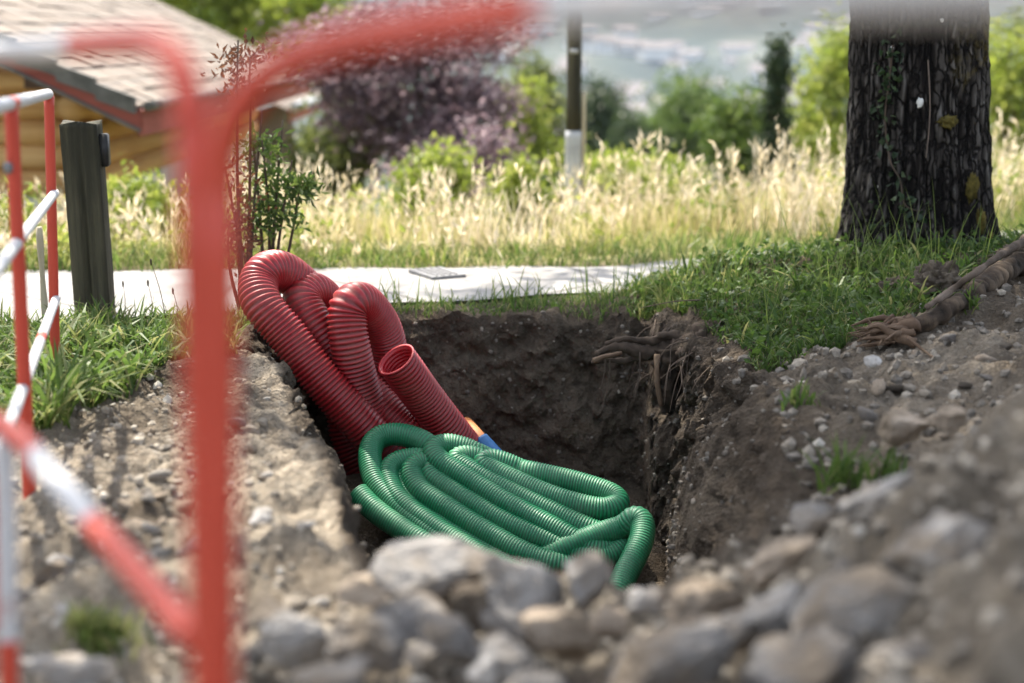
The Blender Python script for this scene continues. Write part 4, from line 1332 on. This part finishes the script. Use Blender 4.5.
# denser towards the front edge
B2 = scatter(17000, -3.6, 4.6, 6.2, 8.3, meadow_keep)
B = np.vstack([B1, B2])
n = len(B)
patch = fbm(B[:, 0] * 1.3, B[:, 1] * 1.3, 0, 3, 103)
edge = sst(.05, .9, B[:, 1] - path_far(B[:, 0]))
Hh = (.06 + .11 * edge + .05 * sst(.8, 4, B[:, 1] - path_far(B[:, 0]))) * rng.uniform(.5, 1.3, n) * (1 + .7 * patch) * (1 + .45 * sst(.3, 1.6, B[:, 0])) * (1 - .35 * sst(-1.2, -2.0, B[:, 0]))
V, F, tt = blades(B, Hh, rng.uniform(.004, .0085, n), rng.uniform(.1, .55, n), .6)
tint = np.clip(.47 + .45 * patch + .2 * rng.normal(size=n) - .3 * (1 - edge) * (rng.random(n) < .6), 0, 1)
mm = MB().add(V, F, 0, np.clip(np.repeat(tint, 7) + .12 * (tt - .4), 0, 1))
# feathery seed heads on tall stalks
sel = rng.random(n) < .09 + .05 * (patch > .2)
Bs = B[sel]
Hs = Hh[sel] * 1.2 + .06
ns = len(Bs)
az = rng.uniform(0, 6.28, ns)
V, F, tt = blades(Bs, Hs, .003, rng.uniform(.05, .3, ns), .3, az)
mm.add(V, F, 0, .75)
tops = V.reshape(ns, 7, 3)[:, 6]
mid = V.reshape(ns, 7, 3)[:, 4]
for q in range(5):
    t = .2 + .2 * q
    c = mid + (tops - mid) * t
    Vl, Fl = leaves(c, unit(tops - mid) + rng.normal(size=(ns, 3)) * .35, rng.uniform(.04, .08, ns), rng.uniform(.008, .016, ns))
    mm.add(Vl, Fl, 0, np.repeat(np.clip(rng.normal(.9, .12, ns), 0, 1), 4))
# leafy yellow-green weeds growing through the dry grass
wc = scatter(900, -6, 7, 6.3, 14, meadow_keep)
for c in wc:
    k = int(rng.integers(25, 80))
    hh = rng.uniform(.12, .38)
    P_ = c + rng.normal(size=(k, 3)) * np.array([.09, .09, 0]) + np.array([0, 0, 1]) * rng.uniform(.02, hh, (k, 1))
    Vl, Fl = leaves(P_, rng.normal(size=(k, 3)) + np.array([0, 0, .5]), rng.uniform(.03, .075, k), rng.uniform(.014, .03, k))
    mm.add(Vl, Fl, 0, np.clip(rng.normal(.18, .1), 0, .36))
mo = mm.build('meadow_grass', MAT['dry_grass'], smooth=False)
mo['kind'] = 'stuff'
mo['label'] = 'tall pale dry meadow grass with feathery seed heads beyond the path'
mo['category'] = 'grass'

# fresh grass: left patch, verge along the pit, mound under the tree
def left_keep(x, y):
    e = fbm(x * 4, y * 4, 0, 3, 111)
    front = 3.62 + .25 * e + .15 * (x + 1.2)
    return (y > front) & (y < path_near(x) - .12 + .08 * e) & (x < -1.0 + .07 * e - .2 * np.clip(4.35 - y, 0, 1) + .12 * sst(4.3, 4.9, y)) & (pit_dist(x, y) > .06)
def verge_keep(x, y):
    e = fbm(x * 6, y * 6, 0, 3, 113)
    return (pit_dist(x, y) > .01) & (y > 5.1) & (y < path_near(x) - .0 + .03 * e)
def mound_keep(x, y):
    e = fbm(x * 3, y * 3, 0, 3, 115)
    lim = 4.22 + .16 * e + .62 * sst(1.0, 1.75, x)
    return (x > .52 + .06 * e) & (y > lim) & (pit_dist(x, y) > .12 + .08 * e) & (y < path_near(x) + .03) & (np.hypot(x - TX, y - TY) > .27)
gm = MB()
def grassy(B, h0, h1, w0, w1, lean0, lean1, tmean, tstd, bend=.6):
    n = len(B)
    p = fbm(B[:, 0] * 5, B[:, 1] * 5, 0, 3, 121)
    V, F, tt = blades(B, rng.uniform(h0, h1, n) * (1 + .4 * p), rng.uniform(w0, w1, n), rng.uniform(lean0, lean1, n), bend)
    t = np.clip(tmean + tstd * rng.normal(size=n) + .15 * p, 0, 1)
    t = np.where(rng.random(n) < .06, 1.0, t)
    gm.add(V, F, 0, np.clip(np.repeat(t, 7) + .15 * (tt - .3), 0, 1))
grassy(scatter(26000, -2.4, -.6, 3.2, 5.0, left_keep), .03, .12, .004, .010, .2, 1.0, .55, .17)
grassy(scatter(3600, -2.4, -.6, 3.2, 4.4, left_keep), .08, .19, .008, .018, .4, 1.2, .6, .15)
grassy(scatter(9000, -1.4, .9, 5.0, 5.9, verge_keep), .02, .075, .003, .006, .2, 1.0, .66, .2)
grassy(scatter(26000, -4.2, 3.4, 6.05, 8.2, lambda x, y: (y > path_far(x) - .04 + .04 * fbm(x * 5, y * 5, 0, 2, 7)) & (y < path_far(x) + .65)), .03, .12, .004, .008, .2, .9, .72, .2)
grassy(scatter(800, -1.4, .9, 5.0, 5.9, verge_keep), .08, .2, .003, .006, .1, .6, .66, .2)
grassy(scatter(60000, .4, 3.2, 3.8, 6.6, mound_keep), .02, .07, .003, .007, .3, 1.1, .42, .17)
grassy(scatter(4500, .4, 3.2, 3.8, 6.6, mound_keep), .05, .12, .006, .014, .4, 1.2, .5, .2)
# round clover-like leaves low in the mound grass
Bc = scatter(9000, .5, 3.0, 3.9, 6.4, mound_keep)
Bc[:, 2] += rng.uniform(.01, .07, len(Bc))
V, F = leaves(Bc, rng.normal(size=(len(Bc), 3)) * np.array([1, 1, .3]), rng.uniform(.015, .035, len(Bc)), rng.uniform(.014, .03, len(Bc)))
gm.add(V, F, 0, np.repeat(np.clip(rng.normal(.4, .18, len(Bc)), 0, 1), 4))
# long stalks in front of the trunk and along the path
Bk = scatter(500, .5, 2.6, 4.4, 6.1, mound_keep)
V, F, tt = blades(Bk, rng.uniform(.15, .34, len(Bk)), .003, rng.uniform(.1, .5, len(Bk)), .4)
gm.add(V, F, 0, .8)
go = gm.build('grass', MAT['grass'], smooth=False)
go['kind'] = 'stuff'
go['label'] = 'fresh green grass on the left patch, the pit verge and the mound under the tree'
go['category'] = 'grass'

# ------------------------------------------------------------------ rocks
def rock_mesh(seed, sub=4, cuts=15):
    r = np.random.default_rng(seed)
    bm = bmesh.new()
    bmesh.ops.create_icosphere(bm, subdivisions=sub, radius=1)
    V, F = bm_arrays(bm)
    n1 = fbm(V[:, 0] * 1.3 + seed, V[:, 1] * 1.3, V[:, 2] * 1.3, 3, seed)
    V = V * (1 + .22 * n1)[:, None]
    for _ in range(cuts):
        n = unit(r.normal(size=3))
        d = r.uniform(.38, .78)
        q = V @ n - d
        V = V - np.where(q > 0, q * .96, 0)[:, None] * n
    f = 3.2
    n2 = fbm(V[:, 0] * f + seed, V[:, 1] * f, V[:, 2] * f, 5, seed + 1, .6)
    V = V * (1 + .085 * n2 - .05 * np.abs(n1))[:, None]
    return V, F

def rock(label, u, v, w_, h_, Y, mat, seed, tilt=0.0, name='boulder', cat='rock', group=None, depth=.85, sub=5):
    c = px(u, v, Y)
    V, F = rock_mesh(seed, sub)
    V = V - (V.max(0) + V.min(0)) / 2
    V = V / V.max(0)
    sx, sz = w_ / 2 / FPX * Y, h_ / 2 / FPX * Y
    V = V * np.array([sx, (sx + sz) / 2 * depth, sz])
    ct, s_ = math.cos(tilt), math.sin(tilt)
    V = V @ np.array([[ct, 0, -s_], [0, 1, 0], [s_, 0, ct]])
    o = MB().add(V, F).build(name, MAT[mat], smooth=False)
    o.location = c
    return tag(o, label, cat, group)

G = 'rocks heaped along the near edge of the pit'
rock('broad pale grey slab-like boulder just below the green hose coil', 428, 580, 124, 92, 2.15, 'rock_grey', 201, .08, group=G)
rock('large tilted grey boulder with a lit left side right of the slab-like boulder', 515, 606, 100, 128, 2.08, 'rock_grey', 202, -.55, group=G)
rock('rounded pale boulder just right of the large tilted one', 588, 580, 56, 66, 2.12, 'rock_grey', 203, .2, group=G)
rock('brown-grey egg-shaped boulder leaning in front of the rounded pale one', 562, 636, 72, 88, 1.98, 'rock_tan', 204, -.4, group=G)
rock('small tan rock left of the slab-like boulder', 368, 588, 66, 40, 2.12, 'rock_tan', 205, -.3, group=G)
rock('squat dark rock below the small tan rock', 366, 642, 88, 64, 1.96, 'rock_dark', 206, .1, group=G)
rock('dark rock between the squat dark rock and the large tilted boulder', 452, 640, 80, 60, 1.94, 'rock_dark', 207, .3, group=G)
rock('fist-sized pale stone among the dark rocks at the bottom', 419, 658, 36, 30, 1.86, 'rock_pale', 208, 0, group=G)
rock('small pale stone at the foot of the large tilted boulder', 482, 668, 32, 34, 1.84, 'rock_pale', 209, .2, group=G)
rock('huge smooth dark grey boulder at the bottom centre right', 678, 672, 170, 110, 1.80, 'rock_dark', 210, -.25, group=G)
rock('tan rounded rock above the huge dark boulder', 705, 602, 88, 60, 2.05, 'rock_tan', 211, -.2, group=G)
rock('pale stone wedged between the egg-shaped boulder and the tan rounded rock', 648, 604, 44, 30, 2.1, 'rock_pale', 212, 0, group=G)
rock('tan rock below the hose end by the egg-shaped boulder', 608, 622, 44, 34, 2.06, 'rock_tan', 213, .2, group=G)
rock('tan-white flat rock along the crest of the right heap', 780, 560, 90, 40, 2.15, 'rock_tan', 214, -.55, group=G)
rock('grey blunt rock on the crest where the heap meets the pit wall', 815, 520, 50, 44, 2.35, 'rock_grey', 215, -.3, group=G)
rock('whitish rounded rock high on the right heap', 990, 506, 48, 40, 1.98, 'rock_pale', 216, .1, group=G)
rock('bluish white rock at the right frame edge', 1014, 572, 44, 46, 1.82, 'rock_pale', 217, .1, group=G)
rock('wide grey rock half sunk in the middle of the right heap', 850, 610, 150, 80, 1.85, 'rock_grey', 218, -.45, group=G)
rock('dark rock low in the right heap near the bottom edge', 905, 662, 90, 50, 1.72, 'rock_dark', 219, -.3, group=G)
rock('low dark rock filling the gap under the slab-like boulder', 410, 622, 90, 56, 2.02, 'rock_dark', 240, .15, group=G)
rock('brownish lump tucked between the slab-like and the tilted boulder', 474, 604, 52, 60, 2.06, 'clod', 241, .3, group=G)
rock('grey rock with a tan face at the bottom edge left of the egg-shaped boulder', 512, 668, 74, 60, 1.86, 'rock_grey', 242, .2, group=G)
rock('dirty brown rock at the bottom edge under the egg-shaped boulder', 588, 686, 80, 46, 1.82, 'clod', 243, -.1, group=G)
rock('small grey rock left of the squat dark rock beside the red post', 262, 612, 56, 40, 2.06, 'rock_dark', 244, .1, group=G)
rock('long grey rock lying in the slope of the right heap above the huge dark boulder', 762, 622, 120, 56, 1.95, 'rock_grey', 245, -.5, group=G)
rock('big dark sunken rock in the lower middle of the right heap', 800, 672, 130, 70, 1.75, 'rock_dark', 246, -.35, group=G)
rock('large weathered rock in the upper right heap under the whitish one', 945, 560, 130, 90, 1.88, 'rock_grey', 247, -.4, group=G)
rock('brown clod-like rock in the right heap near the bluish white rock', 960, 625, 90, 60, 1.74, 'clod', 248, -.3, group=G)
rock('sloping grey rock on the crest right of the blunt grey rock', 885, 505, 90, 50, 2.12, 'rock_grey', 249, -.5, group=G)
rock('grey-brown rock at the lower right corner', 1005, 668, 90, 60, 1.66, 'rock_dark', 250, -.2, group=G)
rock('tan angular stone on the mid slope right of the pit', 905, 428, 56, 40, 3.0, 'rock_tan', 220, -.1, name='stone', cat='stone')
rock('brown-grey rounded stone right of the tan angular stone', 950, 420, 34, 30, 2.95, 'rock_tan', 221, .1, name='stone', cat='stone')
rock('pale stone below the broken root end', 873, 362, 18, 15, 3.75, 'rock_pale', 222, .1, name='stone', cat='stone', sub=3)
rock('dark bluish rock on the gravel behind the slanting red and white rail', 58, 574, 50, 38, 2.55, 'rock_dark', 223, 0, name='stone', cat='stone')
rock('white stone right of the dark bluish rock', 72, 596, 22, 20, 2.45, 'rock_pale', 224, .1, name='stone', cat='stone', sub=3)
rock('white angular stone on grey gravel below the grass patch', 154, 460, 20, 18, 3.35, 'rock_pale', 225, .2, name='stone', cat='stone', sub=3)
rock('pale flat rock at the bottom left corner', 66, 672, 110, 36, 2.0, 'rock_grey', 226, 0, group=G)
rock('cream stone on the lit left bank beside the red post', 262, 520, 26, 18, 2.8, 'rock_pale', 227, 0, name='stone', cat='stone', sub=3)
rock('cream pebble on the left bank above the other cream stone', 250, 433, 22, 16, 3.6, 'rock_tan', 228, 0, name='stone', cat='stone', sub=3)
rock('grey rock between the red post and the squat dark rock', 296, 640, 80, 56, 2.0, 'rock_grey', 229, .2, group=G)
rock('dark rock at the bottom edge left of centre', 330, 684, 90, 50, 1.82, 'rock_dark', 230, -.1, group=G)
rock('grey rock at the bottom edge below the large tilted boulder', 545, 690, 90, 50, 1.8, 'rock_grey', 231, .1, group=G)
# clods of earth on the mound
for (u, v, w_, h_, Y, lb, sd) in ((938, 284, 40, 38, 4.75, 'big round clod of earth on the grass below the trunk', 301), (893, 288, 26, 20, 4.75, 'smaller clod of earth left of the big round clod', 302),
                                 (1018, 256, 44, 24, 4.6, 'flat clod of earth at the right frame edge above the root', 303)):
    c = gpx(u, v + h_ * .45)
    c.z += h_ * .42 / FPX * Y
    Y = c.y
    o = MB().add(*blob((0, 0, 0), w_ / 2 / FPX * Y, w_ / 2.2 / FPX * Y, h_ / 2 / FPX * Y, sd, 5, .42, 2.6)).build('clod', MAT['clod'])
    o.location = c
    tag(o, lb, 'clod')

# mid-size loose stones, individuals sharing a few meshes
protos = []
for q in range(8):
    V, F = rock_mesh(400 + q, 2, 6)
    V = V / np.abs(V).max(0) * np.array([1, .85, .65])
    protos.append((V, F))
stone_me = {}
def stones(n, area, smin, smax, mats, label, group, bury=.25):
    x0, x1, y0, y1, kf = area
    B = scatter(n * 6, x0, x1, y0, y1, kf)[:n]
    for b in B:
        q = int(rng.integers(8))
        m = mats[int(rng.integers(len(mats)))]
        if (q, m) not in stone_me:
            o = MB().add(*protos[q]).build('stone', MAT[m])
            stone_me[(q, m)] = o.data
        else:
            o = bpy.data.objects.new('stone', stone_me[(q, m)])
            COL.objects.link(o)
        s = rng.uniform(smin, smax) ** 1.0
        o.scale = (s, s * rng.uniform(.7, 1), s * rng.uniform(.6, .95))
        o.rotation_euler = (rng.normal() * .4, rng.normal() * .4, rng.uniform(0, 6.28))
        o.location = (b[0], b[1], b[2] + s * (.5 - bury))
        tag(o, label, 'stone', group)
in_view = lambda x, y: np.abs(x) < y * .37 + .02
stones(60, (-1.0, -.15, 1.75, 3.6, lambda x, y: in_view(x, y) & (pit_dist(x, y) > .16)), .012, .034, ['rock_tan', 'rock_pale', 'rock_grey', 'rock_tan'], 'small loose stone in the gravel of the left bank', 'loose stones on the left bank')
stones(46, (.45, 1.4, 2.3, 4.3, lambda x, y: in_view(x, y) & (pit_dist(x, y) > .02)), .012, .04, ['rock_tan', 'rock_dark', 'clod', 'clod'], 'small stone or earth lump on the dirt slope right of the pit', 'loose stones on the right slope')
stones(26, (-.5, .5, 1.55, 1.95, lambda x, y: in_view(x, y)), .02, .055, ['rock_grey', 'rock_dark', 'rock_tan'], 'blurred loose stone filling gaps between the big foreground boulders', 'loose stones between the boulders')

# stones stuck in the pit walls
rows = np.array([r_ for r_ in rows_V[22:22 + NWALL]])
wl = 0
for _ in range(44):
    a = int(rng.integers(NA))
    k = int(rng.integers(8, NWALL - 6))
    p = rows[k, a]
    if not (p[1] > 3.0 and (ca[a] > .3 or sa[a] > .5)):
        continue
    q = int(rng.integers(8))
    m = ['rock_grey', 'rock_tan', 'clod', 'clod'][int(rng.integers(4))]
    if (q, m) not in stone_me:
        o = MB().add(*protos[q]).build('stone', MAT[m])
        stone_me[(q, m)] = o.data
    else:
        o = bpy.data.objects.new('stone', stone_me[(q, m)])
        COL.objects.link(o)
    s = rng.uniform(.007, .02)
    o.scale = (s, s, s * .8)
    o.location = p
    o.rotation_euler = tuple(rng.uniform(0, 6.28, 3))
    tag(o, 'small stone stuck in the dark earth wall of the pit', 'stone', 'stones in the pit wall')

# gravel: uncountable little stones and crumbs
def crumbs(B, smin, smax, tmean):
    n = len(B)
    bm = bmesh.new()
    bmesh.ops.create_icosphere(bm, subdivisions=1, radius=1)
    U, Fu = bm_arrays(bm)
    s = rng.uniform(0, 1, n) ** 2.2 * (smax - smin) + smin
    V = U[None] * (1 + .3 * rng.normal(size=(n, len(U), 1)) * .6) * s[:, None, None] * rng.uniform(.6, 1.1, (n, 1, 3))
    a = rng.uniform(0, 6.28, n)
    c_, s_ = np.cos(a)[:, None], np.sin(a)[:, None]
    X = V[..., 0] * c_ - V[..., 1] * s_
    Yv = V[..., 0] * s_ + V[..., 1] * c_
    V = np.stack([X, Yv, V[..., 2]], -1) + B[:, None, :] + np.array([0, 0, 1.0]) * (s * .2)[:, None, None]
    F = [(f[None] + (np.arange(n) * len(U))[:, None, None]).reshape(-1, f.shape[1]) for f in Fu]
    t = np.clip(tmean + .25 * rng.normal(size=n), 0, 1)
    return V.reshape(-1, 3), F, np.repeat(t, len(U))
gb = MB()
def add_crumbs(B, a, b, t):
    V, F, tn = crumbs(B, a, b, t)
    gb.add(V, F, 0, tn)
add_crumbs(scatter(2600, -1.3, 0, 1.7, 4.2, lambda x, y: in_view(x, y) & (pit_dist(x, y) > .3 * rng.random(len(x)) ** .6)), .003, .016, .55)
add_crumbs(scatter(2600, .3, 1.7, 1.6, 4.6, lambda x, y: in_view(x, y) & (pit_dist(x, y) > 0)), .002, .022, .25)
add_crumbs(scatter(1300, -.4, .8, 1.6, 2.5, lambda x, y: in_view(x, y) & (pit_dist(x, y) > 0)), .005, .022, .42)
kk = rng.integers(2, NWALL - 1, 1800)
aa_ = rng.integers(0, NA, 1800)
sel = rows[kk, aa_]
ok = (ca[aa_] > .05) | (sa[aa_] > .3) | (ca[aa_] < -.3)
add_crumbs(sel[ok], .002, .012, .12)
gvo = gb.build('gravel', MAT['gravel'], smooth=False)
gvo['kind'] = 'stuff'
gvo['label'] = 'loose gravel and crumbs of dry earth around the pit'
gvo['category'] = 'gravel'

# ------------------------------------------------------------------ roots
rt = empty('root_log', 'long broken root with a splintered end lying on the earth below the trunk', 'root', tuple(px(930, 330, 4.15)))
m1 = MB()
def rough_tube(pts, r0, r1, seed, sides=22, step=.012, amp=.16, fr=13):
    Q, s = spline(pts, step)
    V, F = tube(Q, r0 + (r1 - r0) * s / s[-1], sides)
    n = fbm(V[:, 0] * fr, V[:, 1] * fr, V[:, 2] * fr, 5, seed, .62)
    cen = np.vstack([np.repeat(Q, sides, 0), Q[[0, -1]]])
    V = cen + (V - cen) * (1 + amp * n)[:, None]
    return V, F, np.clip(.5 + .4 * n, 0, 1)
def on(u, v, up):
    return gpx(u, v) + Vector((0, 0, up))
V, F, tn = rough_tube([on(890, 345, .012), on(925, 332, .026), on(960, 314, .034), on(1000, 289, .045), on(1060, 258, .06)], .023, .046, 5, amp=.34)
m1.add(V, F, 0, tn)
lg_ = m1.build('root_body', MAT['root'])
V, F, tn = rough_tube([on(926, 331, .07), on(950, 318, .085), on(985, 296, .10), on(1040, 262, .11)], .008, .020, 6, amp=.3)
br_ = MB().add(V, F, 0, tn).build('root_branch', MAT['twig'])
spl = MB()
for q in range(46):
    a = on(903 + rng.normal() * 10, 341 + rng.normal() * 5, .03 + rng.normal() * .014)
    b = on(866 + rng.uniform(-20, 24), 351 + rng.uniform(-9, 6), .012 + abs(rng.normal()) * .03)
    mid_ = a.lerp(b, .5) + Vector((0, 0, .012 * rng.normal()))
    V, F, tn = rough_tube([a, mid_, b], rng.uniform(.005, .017), .0015, q, 7, .012, .6, 30)
    spl.add(V, F, 0, tn)
so_ = spl.build('splintered_end', MAT['split_wood'])
keep([lg_, br_, so_], rt)

# torn roots hanging out of the pit corner
from mathutils.bvhtree import BVHTree
_bv = BVHTree.FromPolygons([tuple(v) for v in GV[:NA * (22 + NWALL + 140)]], [tuple(f) for f in GF[:NA * (22 + NWALL + 139)]])
def surf(u, v, pull=0.0):
    """point on the ground mesh seen at a pixel, pulled out of the earth by so many metres"""
    o = Vector((0, 0, 1.0))
    d = (px(u, v, 5.0) - o).normalized()
    h = _bv.ray_cast(o, d)[0]
    return (h if h is not None else px(u, v, 5.0)) - d * pull
pr = empty('torn_roots', 'dark torn roots jutting out of the far right corner of the pit', 'roots', tuple(surf(660, 345)))
m1 = MB()
def freepts(L, Y0):
    """first point sits in the wall, the others hang free at the depth of the wall less the pull"""
    return [surf(u, v, -.05) if k == 0 else surf(L[0][0], L[0][1]).lerp(px(u, v, Y0), 1.0) if False else px(u, v, Y0 - .015 * k) for k, (u, v) in enumerate(L)]
yc = surf(662, 345).y
for L, r0, r1 in (([(706, 338), (668, 346), (640, 351), (616, 347), (596, 354)], .036, .009),
                  ([(700, 332), (650, 341), (624, 339), (605, 344)], .022, .007),
                  ([(700, 352), (660, 355), (634, 359), (606, 361), (592, 362)], .018, .007),
                  ([(716, 330), (684, 336), (658, 335)], .032, .012)):
    V, F, tn = rough_tube(freepts(L, yc - .03), r0, r1, int(L[0][0]), 16, .008, .5, 28)
    m1.add(V, F, 0, tn * .5)
k1 = m1.build('root_strand', MAT['twig'])
ys = surf(668, 380).y - .085
m2 = MB()
V, F, tn = rough_tube(pipe_pts([(668, 350, ys + .02), (669, 372, ys), (671, 396, ys - .01), (673, 412, ys - .02)]), .048, .036, 77, 26, .008, .4, 24)
m2.add(V, F, 0, tn * .6)
k2_ = m2.build('root_stub', MAT['root'])
m3 = MB()
V, F, tn = rough_tube(pipe_pts([(657, 354, ys - .03), (657, 380, ys - .05), (661, 406, ys - .06)]), .011, .007, 78, 8, .01, .3)
m3.add(V, F, 0, tn)
V, F, tn = rough_tube(pipe_pts([(594, 361, yc - .12), (604, 357, yc - .13), (622, 353, yc - .12)]), .010, .007, 79, 8, .01, .3)
m3.add(V, F, 0, tn)
k3 = m3.build('torn_wood', MAT['split_wood'])
m4 = MB()
for q in range(90):
    u0, v0 = rng.uniform(640, 725), rng.uniform(300, 376)
    a = surf(u0, v0, -.012)
    L = rng.uniform(.06, .22)
    d = Vector((rng.normal() * .6 - .3, -abs(rng.normal()) * .5 - .2, -abs(rng.normal()) * .8))
    d.normalize()
    b = a + d * L * .5 + Vector((rng.normal() * .02, 0, rng.normal() * .02))
    c = a + d * L * .8 + Vector((0, 0, -L * .35))
    m4.add(*limb([a, b, c], rng.uniform(.0012, .0035), .0008, .02, 5), tint=rng.uniform(.3, .9))
k4 = m4.build('rootlets', MAT['twig'])
hang = []
for (u0, v0, u1, v1) in ((610, 350, 601, 415), (605, 345, 598, 400), (640, 352, 632, 408), (690, 372, 668, 410), (700, 300, 640, 308)):
    a, b = px(u0, v0, yc - .08), px(u1, v1, yc - .1)
    hang.append(MB().add(*limb([a, a.lerp(b, .5) + Vector((.01, -.01, .01)), b], .003, .001, .02, 5), tint=.6).build('hanging_root', MAT['twig']))
keep([k1, k2_, k3, k4] + hang, pr)


# thin twig by the splintered root
V, F, tn = rough_tube(pipe_pts([(908, 338, 4.0), (922, 349, 3.95), (938, 361, 3.9)]), .005, .004, 91, 7, .01, .3)
tw = MB().add(V, F, 0, tn).build('twig', MAT['split_wood'])
rebase(tw, tuple(px(922, 349, 3.95)))
tag(tw, 'short thin twig leaning on the earth below the splintered root', 'twig')

# ------------------------------------------------------------------ weeds
def weed(label, u, v, n, h0, h1, seed, mat='grass', tm=.6, spread=.05, w0=.004, w1=.009, lean=.8):
    b = gpx(u, v)
    r = np.random.default_rng(seed)
    B = np.stack([b.x + r.normal(size=n) * spread, b.y + r.normal(size=n) * spread, np.zeros(n)], 1)
    B[:, 2] = ground(B[:, 0], B[:, 1])
    V, F, tt = blades(B, r.uniform(h0, h1, n), r.uniform(w0, w1, n), r.uniform(.2, lean, n), .6)
    o = MB().add(V, F, 0, np.clip(np.repeat(r.normal(tm, .15, n), 7), 0, 1)).build('weed_tuft', MAT[mat], smooth=False)
    rebase(o, tuple(b))
    return tag(o, label, 'weed')
weed('bright green weed tuft on the dirt slope above the right heap', 840, 486, 70, .04, .13, 1, spread=.03)
weed('small weed tuft right of the bright green one on the slope', 885, 478, 50, .03, .08, 2, spread=.018)
weed('pale low weeds on the gravel at the lower left', 100, 636, 200, .02, .06, 3, tm=.85, spread=.024)
weed('thin weed on the clods below the mound grass', 800, 400, 50, .02, .06, 4, spread=.025)
weed('grass sprig beside the long broken root', 968, 312, 26, .03, .07, 6, spread=.015)

# tall dark seed stalk rising before the path on the left
def stalk(label, u0, v0, u1, v1, Y, r=.0018):
    a, b = px(u0, v0, Y), px(u1, v1, Y)
    root = empty('seed_stalk', label, 'plant', (a.x, a.y, a.z), group='seed stalks by the path')
    s1 = MB().add(*limb([a, a.lerp(b, .5) + Vector((.006, 0, 0)), b], r, r * .6, .02, 6), tint=.4).build('stem', MAT['seed'])
    s2 = MB().add(*blob(tuple(b), .0035, .0035, .013, 3, 2, .15)).build('seed_head', MAT['seed'])
    keep([s1, s2], root)
stalk('tallest dark seed stalk left of the red post against the white path', 166, 320, 151, 262, 4.85)
stalk('shorter seed stalk right of the tallest one', 178, 322, 173, 291, 4.8, .0014)
stalk('short seed stalk near the timber post', 152, 318, 148, 283, 4.85, .0014)
stalk('thin seed stalk just right of the timber post', 124, 318, 123, 284, 4.9, .0014)

# ------------------------------------------------------------------ far town
hr = np.random.default_rng(99)
hv = np.array([(-.5, -.5, 0), (.5, -.5, 0), (.5, .5, 0), (-.5, .5, 0), (-.5, -.5, .7), (.5, -.5, .7), (.5, .5, .7), (-.5, .5, .7)])
first = None
for q in range(190):
    y = 560 + 1000 * hr.random() ** 1.7
    x = (hr.uniform(500, 860) - 512) / FPX * y
    sc = hr.uniform(9, 20)
    z = max(hill_z(x, y), gh(x, y) if y < 930 else -99)
    if first is None:
        first = empty('town_house', 'tiny pale house of the distant town across the hazy valley', 'house', (x, y, z), group='houses of the distant town')
        b = MB().add(hv * np.array([1, 1, 1]), np.array([[0, 1, 5, 4], [1, 2, 6, 5], [2, 3, 7, 6], [3, 0, 4, 7]])).build('wall', MAT['far_wall'], first, smooth=False)
        rv = np.array([(-.55, -.58, .66), (.55, -.58, .66), (.55, .58, .66), (-.55, .58, .66), (-.55, 0, 1.05), (.55, 0, 1.05)])
        r_ = MB().add(rv, [np.array([[0, 1, 5, 4], [2, 3, 4, 5]]), np.array([[0, 4, 3], [1, 2, 5]])]).build('roof', MAT['far_roof'], first, smooth=False)
        t_ = first
        ch = [b, r_]
    else:
        t_ = first.copy()
        COL.objects.link(t_)
        for c in ch:
            d = c.copy()
            COL.objects.link(d)
            d.parent = t_
    t_.location = (x, y, z - 1)
    t_.scale = (sc * hr.uniform(.8, 1.8), sc, sc * hr.uniform(.6, 1.0))
    t_.rotation_euler = (0, 0, hr.uniform(-.6, .6))

# ------------------------------------------------------------------ haze
hz = MB().add(*box(0, 1000, 110, 3400, 3600, 560)).build('haze', [], smooth=False)
hm_ = bpy.data.materials.new('haze')
hm_.use_nodes = True
t = hm_.node_tree
t.nodes.remove(t.nodes['Principled BSDF'])
pv = t.nodes.new('ShaderNodeVolumePrincipled')
pv.inputs['Color'].default_value = (.68, .82, 1, 1)
pv.inputs['Density'].default_value = .00015
t.links.new(pv.outputs[0], t.nodes['Material Output'].inputs['Volume'])
hz.data.materials.clear()
hz.data.materials.append(hm_)
hz['kind'] = 'stuff'
hz['label'] = 'pale blue haze over the valley'
hz['category'] = 'haze'
